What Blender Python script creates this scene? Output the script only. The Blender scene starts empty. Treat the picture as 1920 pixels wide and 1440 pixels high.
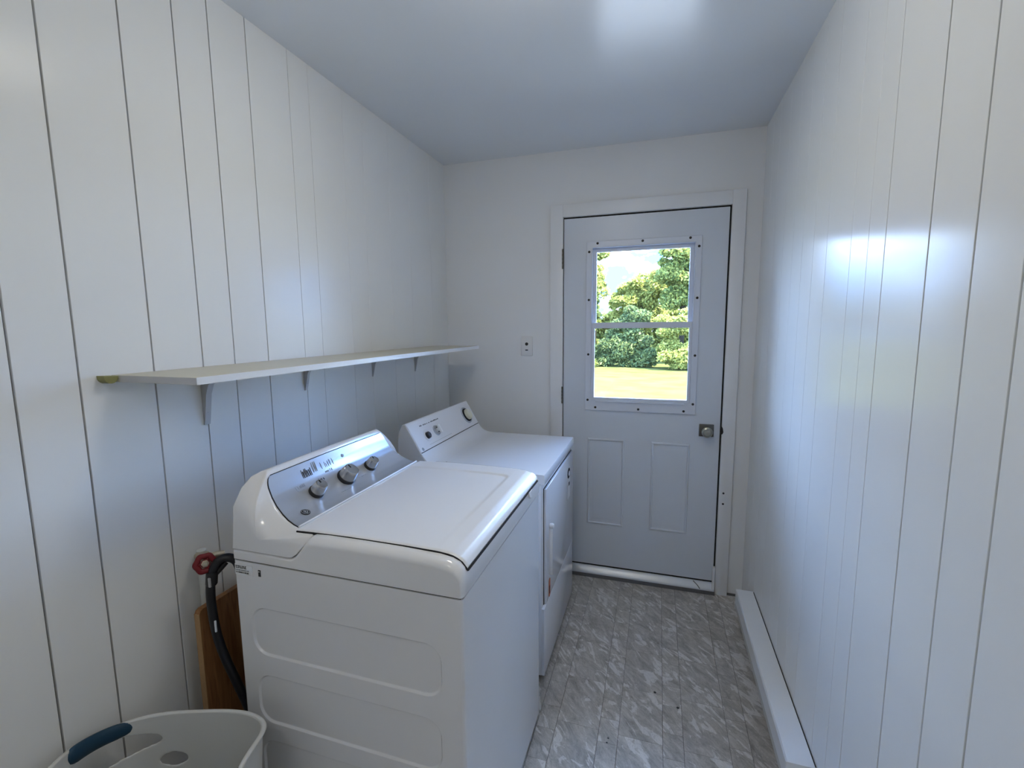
import bpy, bmesh, math, random
from mathutils import Vector, Matrix
from mathutils.geometry import tessellate_polygon

random.seed(7)
scene = bpy.context.scene
COL = scene.collection
PI = math.pi

# ------------------------------------------------------------------ camera
CAM = Vector((1.2567, -2.6727, 1.4947))
yaw, pitch, roll, FPX = 0.3041, -0.123, -0.0088, 871.84
fw = Vector((-math.sin(yaw) * math.cos(pitch), math.cos(yaw) * math.cos(pitch), math.sin(pitch)))
rt0 = Vector((math.cos(yaw), math.sin(yaw), 0.0))
up0 = rt0.cross(fw)
rt = rt0 * math.cos(roll) + up0 * math.sin(roll)
up = -rt0 * math.sin(roll) + up0 * math.cos(roll)
cam_data = bpy.data.cameras.new('camera')
cam = bpy.data.objects.new('camera', cam_data)
COL.objects.link(cam)
cam.matrix_world = Matrix(((rt.x, up.x, -fw.x, CAM.x), (rt.y, up.y, -fw.y, CAM.y), (rt.z, up.z, -fw.z, CAM.z), (0, 0, 0, 1)))
cam_data.sensor_width = 36.0
cam_data.lens = FPX / 1920.0 * 36.0
cam_data.clip_start = 0.02
cam_data.clip_end = 500
scene.camera = cam

# ------------------------------------------------------------------ view
vs = scene.view_settings
vs.view_transform = 'Standard'
vs.look = 'None'
vs.gamma = 1.0
vs.use_curve_mapping = False
vs.exposure = 0.36

# ------------------------------------------------------------------ sky
SKY_STRENGTH = 31.0
world = bpy.data.worlds.new('sky')
scene.world = world
world.use_nodes = True
nt = world.node_tree
for n in list(nt.nodes):
    nt.nodes.remove(n)
wo = nt.nodes.new('ShaderNodeOutputWorld')
bg = nt.nodes.new('ShaderNodeBackground')
tc = nt.nodes.new('ShaderNodeTexCoord')
mp = nt.nodes.new('ShaderNodeMapping')
mp.inputs['Scale'].default_value = (1.0, 1.0, 2.2)
mp.inputs['Location'].default_value = (0.0, 0.0, 0.3)
nz = nt.nodes.new('ShaderNodeTexNoise')
nz.inputs['Scale'].default_value = 7.0
nz.inputs['Detail'].default_value = 7.0
nz.inputs['Roughness'].default_value = 0.6
cr = nt.nodes.new('ShaderNodeValToRGB')
cr.color_ramp.elements[0].position = 0.47
cr.color_ramp.elements[0].color = (0.024, 0.13, 0.40, 1)
cr.color_ramp.elements[1].position = 0.62
cr.color_ramp.elements[1].color = (0.66, 0.80, 1.0, 1)
nt.links.new(tc.outputs['Generated'], mp.inputs['Vector'])
nt.links.new(mp.outputs['Vector'], nz.inputs['Vector'])
nt.links.new(nz.outputs['Fac'], cr.inputs['Fac'])
nt.links.new(cr.outputs['Color'], bg.inputs['Color'])
bg.inputs['Strength'].default_value = SKY_STRENGTH
nt.links.new(bg.outputs['Background'], wo.inputs['Surface'])

# ------------------------------------------------------------------ sun (from over the house, lights the lawn and the trees)
sun_d = bpy.data.lights.new('sun', 'SUN')
sun_d.energy = 38.0
sun_d.angle = 0.01
sun_d.color = (1.0, 0.95, 0.85)
sun = bpy.data.objects.new('sun', sun_d)
COL.objects.link(sun)
sun.rotation_euler = Vector((-0.55, 0.16, -1.0)).to_track_quat('-Z', 'Y').to_euler()

LAMP_FRONT = 13.0
LAMP_REAR_FILL = 8.0

# ================================================================== materials
def mat(name, color, rough=0.5, metal=0.0, spec=0.5, noise=0.0, nscale=30.0, bump=0.0, bscale=120.0, coat=0.0, coat_rough=0.1):
    m = bpy.data.materials.new(name)
    m.use_nodes = True
    t = m.node_tree
    b = t.nodes['Principled BSDF']
    b.inputs['Base Color'].default_value = (*color, 1)
    b.inputs['Roughness'].default_value = rough
    b.inputs['Metallic'].default_value = metal
    b.inputs['Specular IOR Level'].default_value = spec
    b.inputs['Coat Weight'].default_value = coat
    b.inputs['Coat Roughness'].default_value = coat_rough
    tcn = t.nodes.new('ShaderNodeTexCoord')
    n = t.nodes.new('ShaderNodeTexNoise')
    n.inputs['Scale'].default_value = nscale
    n.inputs['Detail'].default_value = 5
    t.links.new(tcn.outputs['Object'], n.inputs['Vector'])
    mx = t.nodes.new('ShaderNodeMix')
    mx.data_type = 'RGBA'
    c2 = tuple(max(0, c * (1 - noise)) for c in color)
    mx.inputs[6].default_value = (*color, 1)
    mx.inputs[7].default_value = (*c2, 1)
    t.links.new(n.outputs['Fac'], mx.inputs[0])
    t.links.new(mx.outputs[2], b.inputs['Base Color'])
    if bump > 0:
        n2 = t.nodes.new('ShaderNodeTexNoise')
        n2.inputs['Scale'].default_value = bscale
        n2.inputs['Detail'].default_value = 3
        bp = t.nodes.new('ShaderNodeBump')
        bp.inputs['Strength'].default_value = bump
        bp.inputs['Distance'].default_value = 0.002
        t.links.new(tcn.outputs['Object'], n2.inputs['Vector'])
        t.links.new(n2.outputs['Fac'], bp.inputs['Height'])
        t.links.new(bp.outputs['Normal'], b.inputs['Normal'])
    return m

M = {}
M['wall_panel'] = mat('wall_panel_paint', (0.88, 0.886, 0.872), 0.19, spec=0.09, noise=0.03, nscale=3, bump=0.05, bscale=45)
M['groove'] = mat('panel_groove_dark', (0.035, 0.035, 0.035), 0.8, noise=0.3)
M['wall_plain'] = mat('wall_plain_paint', (0.87, 0.88, 0.885), 0.5, noise=0.03, nscale=4, bump=0.05, bscale=200)
M['ceiling'] = mat('ceiling_paint', (0.83, 0.86, 0.89), 0.24, spec=0.75, noise=0.03, nscale=3, bump=0.03, bscale=30)
M['trim'] = mat('trim_paint', (0.88, 0.89, 0.90), 0.35, noise=0.03, nscale=10)
M['door'] = mat('door_paint', (0.72, 0.765, 0.83), 0.32, noise=0.03, nscale=8)
M['window_vinyl'] = mat('window_vinyl', (0.74, 0.78, 0.86), 0.3, noise=0.02)
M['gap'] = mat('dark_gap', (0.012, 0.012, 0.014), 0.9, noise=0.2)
M['appliance'] = mat('appliance_enamel', (0.86, 0.865, 0.88), 0.22, noise=0.015, nscale=6, coat=0.25, coat_rough=0.06)
M['appliance_plastic'] = mat('appliance_gloss_plastic', (0.86, 0.865, 0.88), 0.16, noise=0.015, nscale=6, coat=0.5, coat_rough=0.04)
M['lid'] = mat('lid_satin_plastic', (0.86, 0.865, 0.88), 0.28, noise=0.015, nscale=6, bump=0.04, bscale=500, coat=0.06, coat_rough=0.05)
M['dryer_enamel'] = mat('dryer_enamel', (0.83, 0.855, 0.91), 0.2, noise=0.015, nscale=6, coat=0.3, coat_rough=0.06)
M['dryer_cap'] = mat('dryer_end_cap_plastic', (0.55, 0.54, 0.53), 0.4, noise=0.04)
M['console_face'] = mat('console_silver_face', (0.50, 0.53, 0.59), 0.24, metal=0.35, noise=0.04, nscale=60, coat=0.35, coat_rough=0.03)
M['knob_silver'] = mat('knob_silver', (0.50, 0.50, 0.50), 0.26, metal=0.95, noise=0.05, nscale=80)
M['black_plastic'] = mat('black_plastic', (0.015, 0.015, 0.018), 0.35, noise=0.2)
M['print_dark'] = mat('printed_ink', (0.03, 0.035, 0.045), 0.75, spec=0.1, noise=0.2)
M['print_white'] = mat('printed_white', (0.85, 0.87, 0.9), 0.4, noise=0.03)
M['print_grey'] = mat('printed_grey', (0.30, 0.33, 0.38), 0.5, noise=0.1)
M['orange'] = mat('orange_sticker', (0.62, 0.13, 0.03), 0.5, noise=0.35, nscale=150)
M['cream'] = mat('cream_dial', (0.72, 0.71, 0.58), 0.35, noise=0.04)
M['bezel'] = mat('clear_grey_bezel', (0.52, 0.56, 0.64), 0.2, noise=0.04, coat=0.5)
M['chrome'] = mat('brushed_chrome', (0.62, 0.63, 0.66), 0.3, metal=1.0, noise=0.08, nscale=60)
M['pewter'] = mat('aged_nickel', (0.17, 0.165, 0.15), 0.38, metal=0.85, noise=0.3, nscale=60)
M['knob_nickel'] = mat('worn_nickel', (0.42, 0.41, 0.35), 0.3, metal=0.9, noise=0.15, nscale=50)
M['shelf_top'] = mat('shelf_laminate', (0.58, 0.55, 0.44), 0.4, noise=0.06, nscale=12)
M['shelf_edge'] = mat('shelf_edge_white', (0.84, 0.85, 0.86), 0.3, noise=0.02)
M['bracket'] = mat('bracket_grey_paint', (0.55, 0.55, 0.56), 0.4, noise=0.05)
M['olive'] = mat('old_olive_wood', (0.33, 0.32, 0.12), 0.6, noise=0.3, nscale=60)
M['red'] = mat('red_handwheel', (0.19, 0.002, 0.009), 0.45, noise=0.25, nscale=60)
M['brass'] = mat('worn_brass', (0.55, 0.50, 0.40), 0.45, metal=0.6, noise=0.3, nscale=80)
M['rubber'] = mat('black_rubber', (0.008, 0.009, 0.014), 0.38, noise=0.2)
M['rubber_band'] = mat('grey_hose_marking', (0.45, 0.45, 0.47), 0.5, noise=0.1)
M['pvc'] = mat('white_painted_pipe', (0.66, 0.68, 0.66), 0.45, noise=0.08)
M['basket'] = mat('basket_plastic', (0.66, 0.67, 0.66), 0.34, noise=0.03, nscale=8, bump=0.03, bscale=300)
M['grip'] = mat('basket_blue_grip', (0.008, 0.05, 0.10), 0.5, noise=0.15, bump=0.05, bscale=400)
M['heater'] = mat('heater_enamel', (0.84, 0.86, 0.88), 0.3, noise=0.03, nscale=20)
M['heater_lip'] = mat('heater_lip_beige', (0.62, 0.61, 0.58), 0.45, noise=0.06)
M['plate'] = mat('plate_plastic', (0.82, 0.82, 0.82), 0.35, noise=0.02)
M['threshold'] = mat('threshold_metal', (0.68, 0.71, 0.74), 0.32, metal=0.3, noise=0.06, nscale=20)
M['threshold_edge'] = mat('threshold_worn_edge', (0.16, 0.16, 0.17), 0.6, noise=0.2)
M['lamp_base'] = mat('lamp_base_white', (0.8, 0.8, 0.8), 0.4, noise=0.02)
M['lawn_soil'] = mat('far_field', (0.22, 0.30, 0.06), 0.9, noise=0.3, nscale=0.5)

def wood_mat():
    m = bpy.data.materials.new('varnished_board_wood')
    m.use_nodes = True
    t = m.node_tree
    b = t.nodes['Principled BSDF']
    b.inputs['Roughness'].default_value = 0.4
    tcn = t.nodes.new('ShaderNodeTexCoord')
    mpn = t.nodes.new('ShaderNodeMapping')
    mpn.inputs['Scale'].default_value = (8, 14, 1.2)
    n = t.nodes.new('ShaderNodeTexNoise')
    n.inputs['Scale'].default_value = 5
    n.inputs['Detail'].default_value = 8
    n.inputs['Distortion'].default_value = 1.2
    r = t.nodes.new('ShaderNodeValToRGB')
    r.color_ramp.elements[0].position = 0.35
    r.color_ramp.elements[0].color = (0.22, 0.085, 0.028, 1)
    r.color_ramp.elements[1].position = 0.7
    r.color_ramp.elements[1].color = (0.40, 0.19, 0.07, 1)
    t.links.new(tcn.outputs['Object'], mpn.inputs['Vector'])
    t.links.new(mpn.outputs['Vector'], n.inputs['Vector'])
    t.links.new(n.outputs['Fac'], r.inputs['Fac'])
    t.links.new(r.outputs['Color'], b.inputs['Base Color'])
    return m
M['wood'] = wood_mat()
M['wood_edge'] = mat('board_pale_edge', (0.50, 0.30, 0.14), 0.5, noise=0.2, nscale=60)

def tile_mat():
    """printed stone: grey taupe ground, pale diagonal blotches, thin dark veins"""
    m = bpy.data.materials.new('vinyl_stone_tile')
    m.use_nodes = True
    t = m.node_tree
    L = t.links.new
    b = t.nodes['Principled BSDF']
    b.inputs['Roughness'].default_value = 0.42
    oi = t.nodes.new('ShaderNodeObjectInfo')
    geo = t.nodes.new('ShaderNodeNewGeometry')
    mul = t.nodes.new('ShaderNodeVectorMath'); mul.operation = 'SCALE'
    comb = t.nodes.new('ShaderNodeCombineXYZ')
    L(oi.outputs['Random'], comb.inputs[0])
    m1 = t.nodes.new('ShaderNodeMath'); m1.operation = 'MULTIPLY'; m1.inputs[1].default_value = 3.7
    L(oi.outputs['Random'], m1.inputs[0])
    L(m1.outputs[0], comb.inputs[1])
    L(comb.outputs[0], mul.inputs[0]); mul.inputs['Scale'].default_value = 40.0
    add = t.nodes.new('ShaderNodeVectorMath'); add.operation = 'ADD'
    L(geo.outputs['Position'], add.inputs[0]); L(mul.outputs[0], add.inputs[1])
    mp0 = t.nodes.new('ShaderNodeMapping')
    mp0.inputs['Rotation'].default_value = (0, 0, math.radians(52))
    mp1 = t.nodes.new('ShaderNodeMapping')
    mp1.inputs['Scale'].default_value = (9.0, 24.0, 1.0)
    L(add.outputs[0], mp0.inputs['Vector']); L(mp0.outputs[0], mp1.inputs['Vector'])
    def noise(scale, detail, rough, dist=0.0, src=mp1):
        n = t.nodes.new('ShaderNodeTexNoise')
        n.inputs['Scale'].default_value = scale
        n.inputs['Detail'].default_value = detail
        n.inputs['Roughness'].default_value = rough
        n.inputs['Distortion'].default_value = dist
        L(src.outputs[0], n.inputs['Vector'])
        return n
    def ramp(n, p0, c0, p1, c1, const=False):
        r = t.nodes.new('ShaderNodeValToRGB')
        r.color_ramp.elements[0].position = p0; r.color_ramp.elements[0].color = (*c0, 1)
        r.color_ramp.elements[1].position = p1; r.color_ramp.elements[1].color = (*c1, 1)
        L(n.outputs['Fac'], r.inputs['Fac'])
        return r
    base = ramp(noise(1.0, 12, 0.78, 0.8), 0.33, (0.27, 0.25, 0.225), 0.67, (0.70, 0.665, 0.62))
    pale = ramp(noise(0.75, 6, 0.62, 1.2), 0.55, (0, 0, 0), 0.585, (1, 1, 1))
    vein = ramp(noise(1.5, 8, 0.72, 1.8), 0.490, (0, 0, 0), 0.505, (1, 1, 1))
    vein.color_ramp.elements.new(0.520).color = (0, 0, 0, 1)
    mx = t.nodes.new('ShaderNodeMix'); mx.data_type = 'RGBA'
    sc = t.nodes.new('ShaderNodeMath'); sc.operation = 'MULTIPLY'; sc.inputs[1].default_value = 0.72
    L(pale.outputs['Color'], sc.inputs[0])
    L(sc.outputs[0], mx.inputs[0]); L(base.outputs['Color'], mx.inputs[6]); mx.inputs[7].default_value = (0.82, 0.80, 0.78, 1)
    mx2 = t.nodes.new('ShaderNodeMix'); mx2.data_type = 'RGBA'
    sc2 = t.nodes.new('ShaderNodeMath'); sc2.operation = 'MULTIPLY'; sc2.inputs[1].default_value = 0.55
    L(vein.outputs['Color'], sc2.inputs[0])
    L(sc2.outputs[0], mx2.inputs[0]); L(mx.outputs[2], mx2.inputs[6]); mx2.inputs[7].default_value = (0.16, 0.145, 0.13, 1)
    L(mx2.outputs[2], b.inputs['Base Color'])
    return m
M['tile'] = tile_mat()
M['grout'] = mat('tile_joint', (0.16, 0.15, 0.14), 0.7, noise=0.2)

def glass_mat():
    m = bpy.data.materials.new('window_glass')
    m.use_nodes = True
    t = m.node_tree
    b = t.nodes['Principled BSDF']
    t.nodes.remove(b)
    out = [n for n in t.nodes if n.type == 'OUTPUT_MATERIAL'][0]
    tr = t.nodes.new('ShaderNodeBsdfTransparent'); tr.inputs['Color'].default_value = (0.96, 0.98, 0.98, 1)
    gl = t.nodes.new('ShaderNodeBsdfGlossy'); gl.inputs['Roughness'].default_value = 0.02
    fr = t.nodes.new('ShaderNodeFresnel'); fr.inputs['IOR'].default_value = 1.35
    mx = t.nodes.new('ShaderNodeMixShader')
    t.links.new(fr.outputs[0], mx.inputs[0]); t.links.new(tr.outputs[0], mx.inputs[1]); t.links.new(gl.outputs[0], mx.inputs[2])
    t.links.new(mx.outputs[0], out.inputs['Surface'])
    return m
M['glass'] = glass_mat()

def leaf_mat(name, c_dark, c_light, trans):
    m = bpy.data.materials.new(name)
    m.use_nodes = True
    t = m.node_tree
    b = t.nodes['Principled BSDF']
    out = [n for n in t.nodes if n.type == 'OUTPUT_MATERIAL'][0]
    geo = t.nodes.new('ShaderNodeNewGeometry')
    r = t.nodes.new('ShaderNodeValToRGB')
    r.color_ramp.elements[0].color = (*c_dark, 1)
    r.color_ramp.elements[1].color = (*c_light, 1)
    t.links.new(geo.outputs['Random Per Island'], r.inputs['Fac'])
    t.links.new(r.outputs['Color'], b.inputs['Base Color'])
    b.inputs['Roughness'].default_value = 0.6
    b.inputs['Specular IOR Level'].default_value = 0.12
    tl = t.nodes.new('ShaderNodeBsdfTranslucent')
    t.links.new(r.outputs['Color'], tl.inputs['Color'])
    mx = t.nodes.new('ShaderNodeMixShader'); mx.inputs[0].default_value = trans
    t.links.new(b.outputs[0], mx.inputs[1]); t.links.new(tl.outputs[0], mx.inputs[2])
    t.links.new(mx.outputs[0], out.inputs['Surface'])
    return m
M['leaf_mid'] = leaf_mat('leaves_mid_green', (0.075, 0.11, 0.032), (0.30, 0.30, 0.075), 0.4)
M['leaf_dark'] = leaf_mat('leaves_blue_green', (0.048, 0.078, 0.034), (0.17, 0.20, 0.066), 0.4)
M['leaf_yellow'] = leaf_mat('leaves_yellow_green', (0.13, 0.155, 0.036), (0.42, 0.40, 0.105), 0.4)
M['leaf_rust'] = leaf_mat('leaves_rusty', (0.16, 0.09, 0.06), (0.36, 0.22, 0.15), 0.4)
M['bark'] = mat('tree_bark', (0.030, 0.024, 0.017), 0.9, spec=0.05, noise=0.4, nscale=12, bump=0.5, bscale=20)

def lawn_mat():
    m = bpy.data.materials.new('mown_lawn')
    m.use_nodes = True
    t = m.node_tree
    b = t.nodes['Principled BSDF']
    b.inputs['Roughness'].default_value = 0.9
    b.inputs['Specular IOR Level'].default_value = 0.0
    tcn = t.nodes.new('ShaderNodeTexCoord')
    n = t.nodes.new('ShaderNodeTexNoise'); n.inputs['Scale'].default_value = 1.1; n.inputs['Detail'].default_value = 8
    r = t.nodes.new('ShaderNodeValToRGB')
    r.color_ramp.elements[0].position = 0.3; r.color_ramp.elements[0].color = (0.050, 0.057, 0.016, 1)
    r.color_ramp.elements[1].position = 0.7; r.color_ramp.elements[1].color = (0.072, 0.074, 0.028, 1)
    t.links.new(tcn.outputs['Object'], n.inputs['Vector']); t.links.new(n.outputs['Fac'], r.inputs['Fac'])
    t.links.new(r.outputs['Color'], b.inputs['Base Color'])
    return m
M['lawn'] = lawn_mat()
M['gravel'] = mat('pale_gravel', (0.20, 0.195, 0.18), 0.9, noise=0.3, nscale=25)

def emit_mat(name, color, strength):
    m = bpy.data.materials.new(name)
    m.use_nodes = True
    b = m.node_tree.nodes['Principled BSDF']
    b.inputs['Base Color'].default_value = (0.9, 0.9, 0.9, 1)
    b.inputs['Emission Color'].default_value = (*color, 1)
    b.inputs['Emission Strength'].default_value = strength
    return m

# ================================================================== helpers
def tag(o, label=None, cat=None, group=None, kind=None):
    if label: o['label'] = label
    if cat: o['category'] = cat
    if group: o['group'] = group
    if kind: o['kind'] = kind
    return o

def empty(name, loc, label=None, cat=None, group=None, kind=None):
    o = bpy.data.objects.new(name, None)
    COL.objects.link(o)
    o.location = loc
    o.empty_display_size = 0.05
    return tag(o, label, cat, group, kind)

def wloc(o):
    v = Vector((0, 0, 0))
    while o is not None:
        v = v + Vector(o.location)
        o = o.parent
    return v

def obj(name, bm, material, parent=None, origin=None, smooth=None, mats=None):
    """bm holds WORLD coordinates; becomes one mesh object below parent"""
    bmesh.ops.recalc_face_normals(bm, faces=bm.faces)
    if origin is None:
        lo = Vector((1e9,) * 3); hi = -lo
        for v in bm.verts:
            for i in range(3):
                lo[i] = min(lo[i], v.co[i]); hi[i] = max(hi[i], v.co[i])
        origin = Vector(((lo.x + hi.x) / 2, (lo.y + hi.y) / 2, lo.z))
    origin = Vector(origin)
    bmesh.ops.translate(bm, verts=bm.verts, vec=-origin)
    me = bpy.data.meshes.new(name)
    bm.to_mesh(me)
    bm.free()
    me.materials.append(M[material] if isinstance(material, str) else material)
    for x in (mats or []):
        me.materials.append(M[x])
    if smooth is not None:
        me.shade_smooth()
        me.set_sharp_from_angle(angle=math.radians(smooth))
    o = bpy.data.objects.new(name, me)
    COL.objects.link(o)
    if parent is not None:
        o.parent = parent
        o.location = origin - wloc(parent)
    else:
        o.location = origin
    return o

def box(bm, x0, x1, y0, y1, z0, z1, bev=0.0, seg=2):
    r = bmesh.ops.create_cube(bm, size=1.0)
    vs_ = r['verts']
    for v in vs_:
        v.co = Vector(((x0 + x1) / 2 + v.co.x * (x1 - x0), (y0 + y1) / 2 + v.co.y * (y1 - y0), (z0 + z1) / 2 + v.co.z * (z1 - z0)))
    if bev > 0:
        es = list({e for v in vs_ for e in v.link_edges})
        bmesh.ops.bevel(bm, geom=es, offset=bev, segments=seg, affect='EDGES', profile=0.5)
    return bm

def nbox(*a, **k):
    return box(bmesh.new(), *a, **k)

def prism(bm, pts, axis, a0, a1):
    """extrude a closed 2D outline along axis ('x': pts are (y,z); 'y': (x,z); 'z': (x,y))"""
    def mk(p, a):
        if axis == 'x': return (a, p[0], p[1])
        if axis == 'y': return (p[0], a, p[1])
        return (p[0], p[1], a)
    A = [bm.verts.new(mk(p, a0)) for p in pts]
    B = [bm.verts.new(mk(p, a1)) for p in pts]
    n = len(pts)
    for i in range(n):
        bm.faces.new((A[i], A[(i + 1) % n], B[(i + 1) % n], B[i]))
    bm.faces.new(A)
    bm.faces.new(B[::-1])
    return bm

def loft(bm, rings, closed=True, cap=True):
    vr = [[bm.verts.new(p) for p in r] for r in rings]
    n = len(rings[0])
    for a, b in zip(vr[:-1], vr[1:]):
        for i in range(n if closed else n - 1):
            j = (i + 1) % n
            try:
                bm.faces.new((a[i], a[j], b[j], b[i]))
            except ValueError:
                pass
    if cap and closed:
        bm.faces.new(vr[0]); bm.faces.new(vr[-1][::-1])
    return bm

def frame_of(axis):
    axis = Vector(axis).normalized()
    t = Vector((0, 0, 1)) if abs(axis.z) < 0.9 else Vector((1, 0, 0))
    u = axis.cross(t).normalized()
    return u, axis.cross(u).normalized(), axis

def lathe(bm, center, axis, prof, seg=32):
    """prof = [(radius, height along axis)]"""
    u, v, a = frame_of(axis)
    c = Vector(center)
    rings = []
    for r, h in prof:
        rings.append([c + a * h + (u * math.cos(2 * PI * k / seg) + v * math.sin(2 * PI * k / seg)) * max(r, 1e-5) for k in range(seg)])
    return loft(bm, rings)

def tube(bm, pts, rad, seg=14):
    """round tube through smoothed points; rad scalar or list"""
    P = [Vector(p) for p in pts]
    out = []
    n = len(P)
    for i in range(n - 1):
        p0 = P[max(i - 1, 0)]; p1 = P[i]; p2 = P[i + 1]; p3 = P[min(i + 2, n - 1)]
        for k in range(8):
            t = k / 8
            out.append(0.5 * ((2 * p1) + (p2 - p0) * t + (2 * p0 - 5 * p1 + 4 * p2 - p3) * t * t + (3 * p1 - p0 - 3 * p2 + p3) * t ** 3))
    out.append(P[-1])
    rings = []
    nrm = None
    for i, p in enumerate(out):
        d = (out[min(i + 1, len(out) - 1)] - out[max(i - 1, 0)]).normalized()
        if nrm is None:
            nrm = frame_of(d)[0]
        nrm = (nrm - d * nrm.dot(d)).normalized()
        b = d.cross(nrm)
        rings.append([p + (nrm * math.cos(2 * PI * k / seg) + b * math.sin(2 * PI * k / seg)) * rad for k in range(seg)])
    return loft(bm, rings)

def rrect(x0, x1, y0, y1, r, seg=6):
    pts = []
    for cx, cy, a0 in ((x1 - r, y0 + r, -PI / 2), (x1 - r, y1 - r, 0), (x0 + r, y1 - r, PI / 2), (x0 + r, y0 + r, PI)):
        for k in range(seg + 1):
            a = a0 + PI / 2 * k / seg
            pts.append((cx + r * math.cos(a), cy + r * math.sin(a)))
    return pts

# ================================================================== room
W, H, YN = 1.7367, 2.4561, -4.2      # right wall, ceiling height, wall behind the camera
def struct(name, bm, material, **k):
    return tag(obj(name, bm, material, **k), kind='structure')

floor = struct('floor', nbox(-0.12, W + 0.12, YN - 0.12, 0.10, -0.15, -0.003), 'grout')
ceiling = struct('ceiling', nbox(-0.12, W + 0.12, YN - 0.12, 0.14, H, H + 0.12), 'ceiling')
tag(ceiling, 'pale blue white glossy flat ceiling')
wall_left = struct('wall_left', nbox(-0.12, -0.009, YN - 0.12, 0.14, -0.003, H), 'groove')
wall_right = struct('wall_right', nbox(W + 0.009, W + 0.12, YN - 0.12, 0.14, -0.003, H), 'groove')
tag(floor, 'stone pattern vinyl tile floor')
tag(wall_left, 'white grooved panelling wall behind the washer and dryer')
tag(wall_right, 'white grooved panelling wall above the baseboard heater')

# planks of the panelling: grooves at the measured distances from the far wall
GL = [0.0, -0.20, -0.43, -0.62, -0.82, -0.952, -1.145, -1.244, -1.417, -1.549, -1.656, -1.795, -1.962, -2.077, -2.30, -2.50, -2.62, -2.85, -3.02, -3.14, -3.40, -3.60, -3.75, -4.0, YN]
GR = [0.0, -0.16, -0.29, -0.46, -0.611, -0.742, -0.871, -1.003, -1.195, -1.305, -1.396, -1.58, -1.719, -1.833, -1.96, -2.10, -2.32, -2.50, -2.62, -2.80, -3.0, -3.18, -3.40, -3.62, -3.80, -4.0, YN]
GWL = [.0, .0010, .0008, .0008, .0008, .0010, .0012, .0018, .0030, .0032, .0034, .0038, .0044, .0044]
for i in range(len(GL) - 1):
    ga = 0.0014 if i == 0 else (GWL[i] if i < len(GWL) else .003)
    gb = GWL[i + 1] if i + 1 < len(GWL) else .003
    obj('wall_plank', nbox(-0.010, 0.0, GL[i + 1] + gb / 2, GL[i] - ga / 2, 0.0, H, bev=0.0006, seg=1), 'wall_panel', wall_left)
for i in range(len(GR) - 1):
    ga = .0 if i == 0 else (0.0007 if i < 5 else .0016 if i < 10 else .0044)
    j = i + 1
    gb = 0.0007 if j < 5 else .0016 if j < 10 else .0044
    if i in (9,): gb = .0016
    obj('wall_plank', nbox(W, W + 0.010, GR[j] + gb / 2, GR[i] - ga / 2, 0.0, H, bev=0.0006, seg=1), 'wall_panel', wall_right)

# far wall with the door opening, wall behind the camera
DL, DR, DB, DT = 0.7344, 1.5876, 0.0695, 2.0895
OX0, OX1, OZ1 = DL - 0.012, DR + 0.012, DT + 0.012
bm = bmesh.new()
box(bm, -0.009, OX0, 0.0, 0.12, -0.003, H)
box(bm, OX1, W + 0.009, 0.0, 0.12, -0.003, H)
box(bm, OX0, OX1, 0.0, 0.12, OZ1, H)
wall_back = struct('wall_back', bm, 'wall_plain')
tag(wall_back, 'plain white wall around the exterior door')
wall_near = struct('wall_near', nbox(-0.009, W + 0.009, YN - 0.12, YN, -0.003, H), 'wall_plain')
tag(wall_near, 'plain white wall at the end behind the viewpoint')

# floor tiles: wide and narrow columns, cut crosswise
TILE_T = 0.003
cols = []
x = 0.93 - 0.2275 * 5
while x < W:
    cols.append((x, x + 0.1565, True)); cols.append((x + 0.1565, x + 0.2275, False))
    x += 0.2275
CY = 0.2385
def tile_cells(wide):
    out = []
    for k in range(-1, 19):
        if wide:
            a = -0.135 - CY * (k - 1); out.append((a - CY, a))
        else:
            a = -0.183 - CY * (k - 1); out.append((a - 0.131, a)); out.append((a - CY, a - 0.131))
    return out
J, JY = 0.0007, 0.0003
far_bm = bmesh.new()
tile_mesh = {}
for (x0, x1, wide) in cols:
    for (y0, y1) in tile_cells(wide):
        a0, a1, b0, b1 = max(x0, 0), min(x1, W), max(y0, YN), min(y1, 0.0)
        if a1 - a0 < 0.004 or b1 - b0 < 0.004:
            continue
        if a1 > 0.80 and b1 > -1.75:
            key = (round(a1 - a0, 4), round(b1 - b0, 4))
            if key not in tile_mesh:
                t = obj('tile', nbox(a0 + J, a1 - J, b0 + JY, b1 - JY, -TILE_T, 0.0, bev=0.0003, seg=1), 'tile', floor)
                tile_mesh[key] = t.data
            else:
                t = bpy.data.objects.new('tile', tile_mesh[key])
                COL.objects.link(t)
                t.parent = floor
                t.location = Vector(((a0 + a1) / 2, (b0 + b1) / 2, -TILE_T)) - wloc(floor)
        else:
            box(far_bm, a0 + J, a1 - J, b0 + JY, b1 - JY, -TILE_T, 0.0)
tag(obj('remaining_tiles', far_bm, 'tile', floor), kind='stuff')
for (px, py, r) in ((1.285, -0.843, .0055), (1.372, -0.898, .0055), (1.124, -1.115, .0035), (1.121, -1.135, .0035)):
    bm = bmesh.new(); lathe(bm, (px, py, 0.0002), (0, 0, 1), [(r, 0), (r * .8, .0006)], 14)
    tag(obj('burn_mark', bm, 'black_plastic', floor), 'small black spot on the floor tile')

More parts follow.
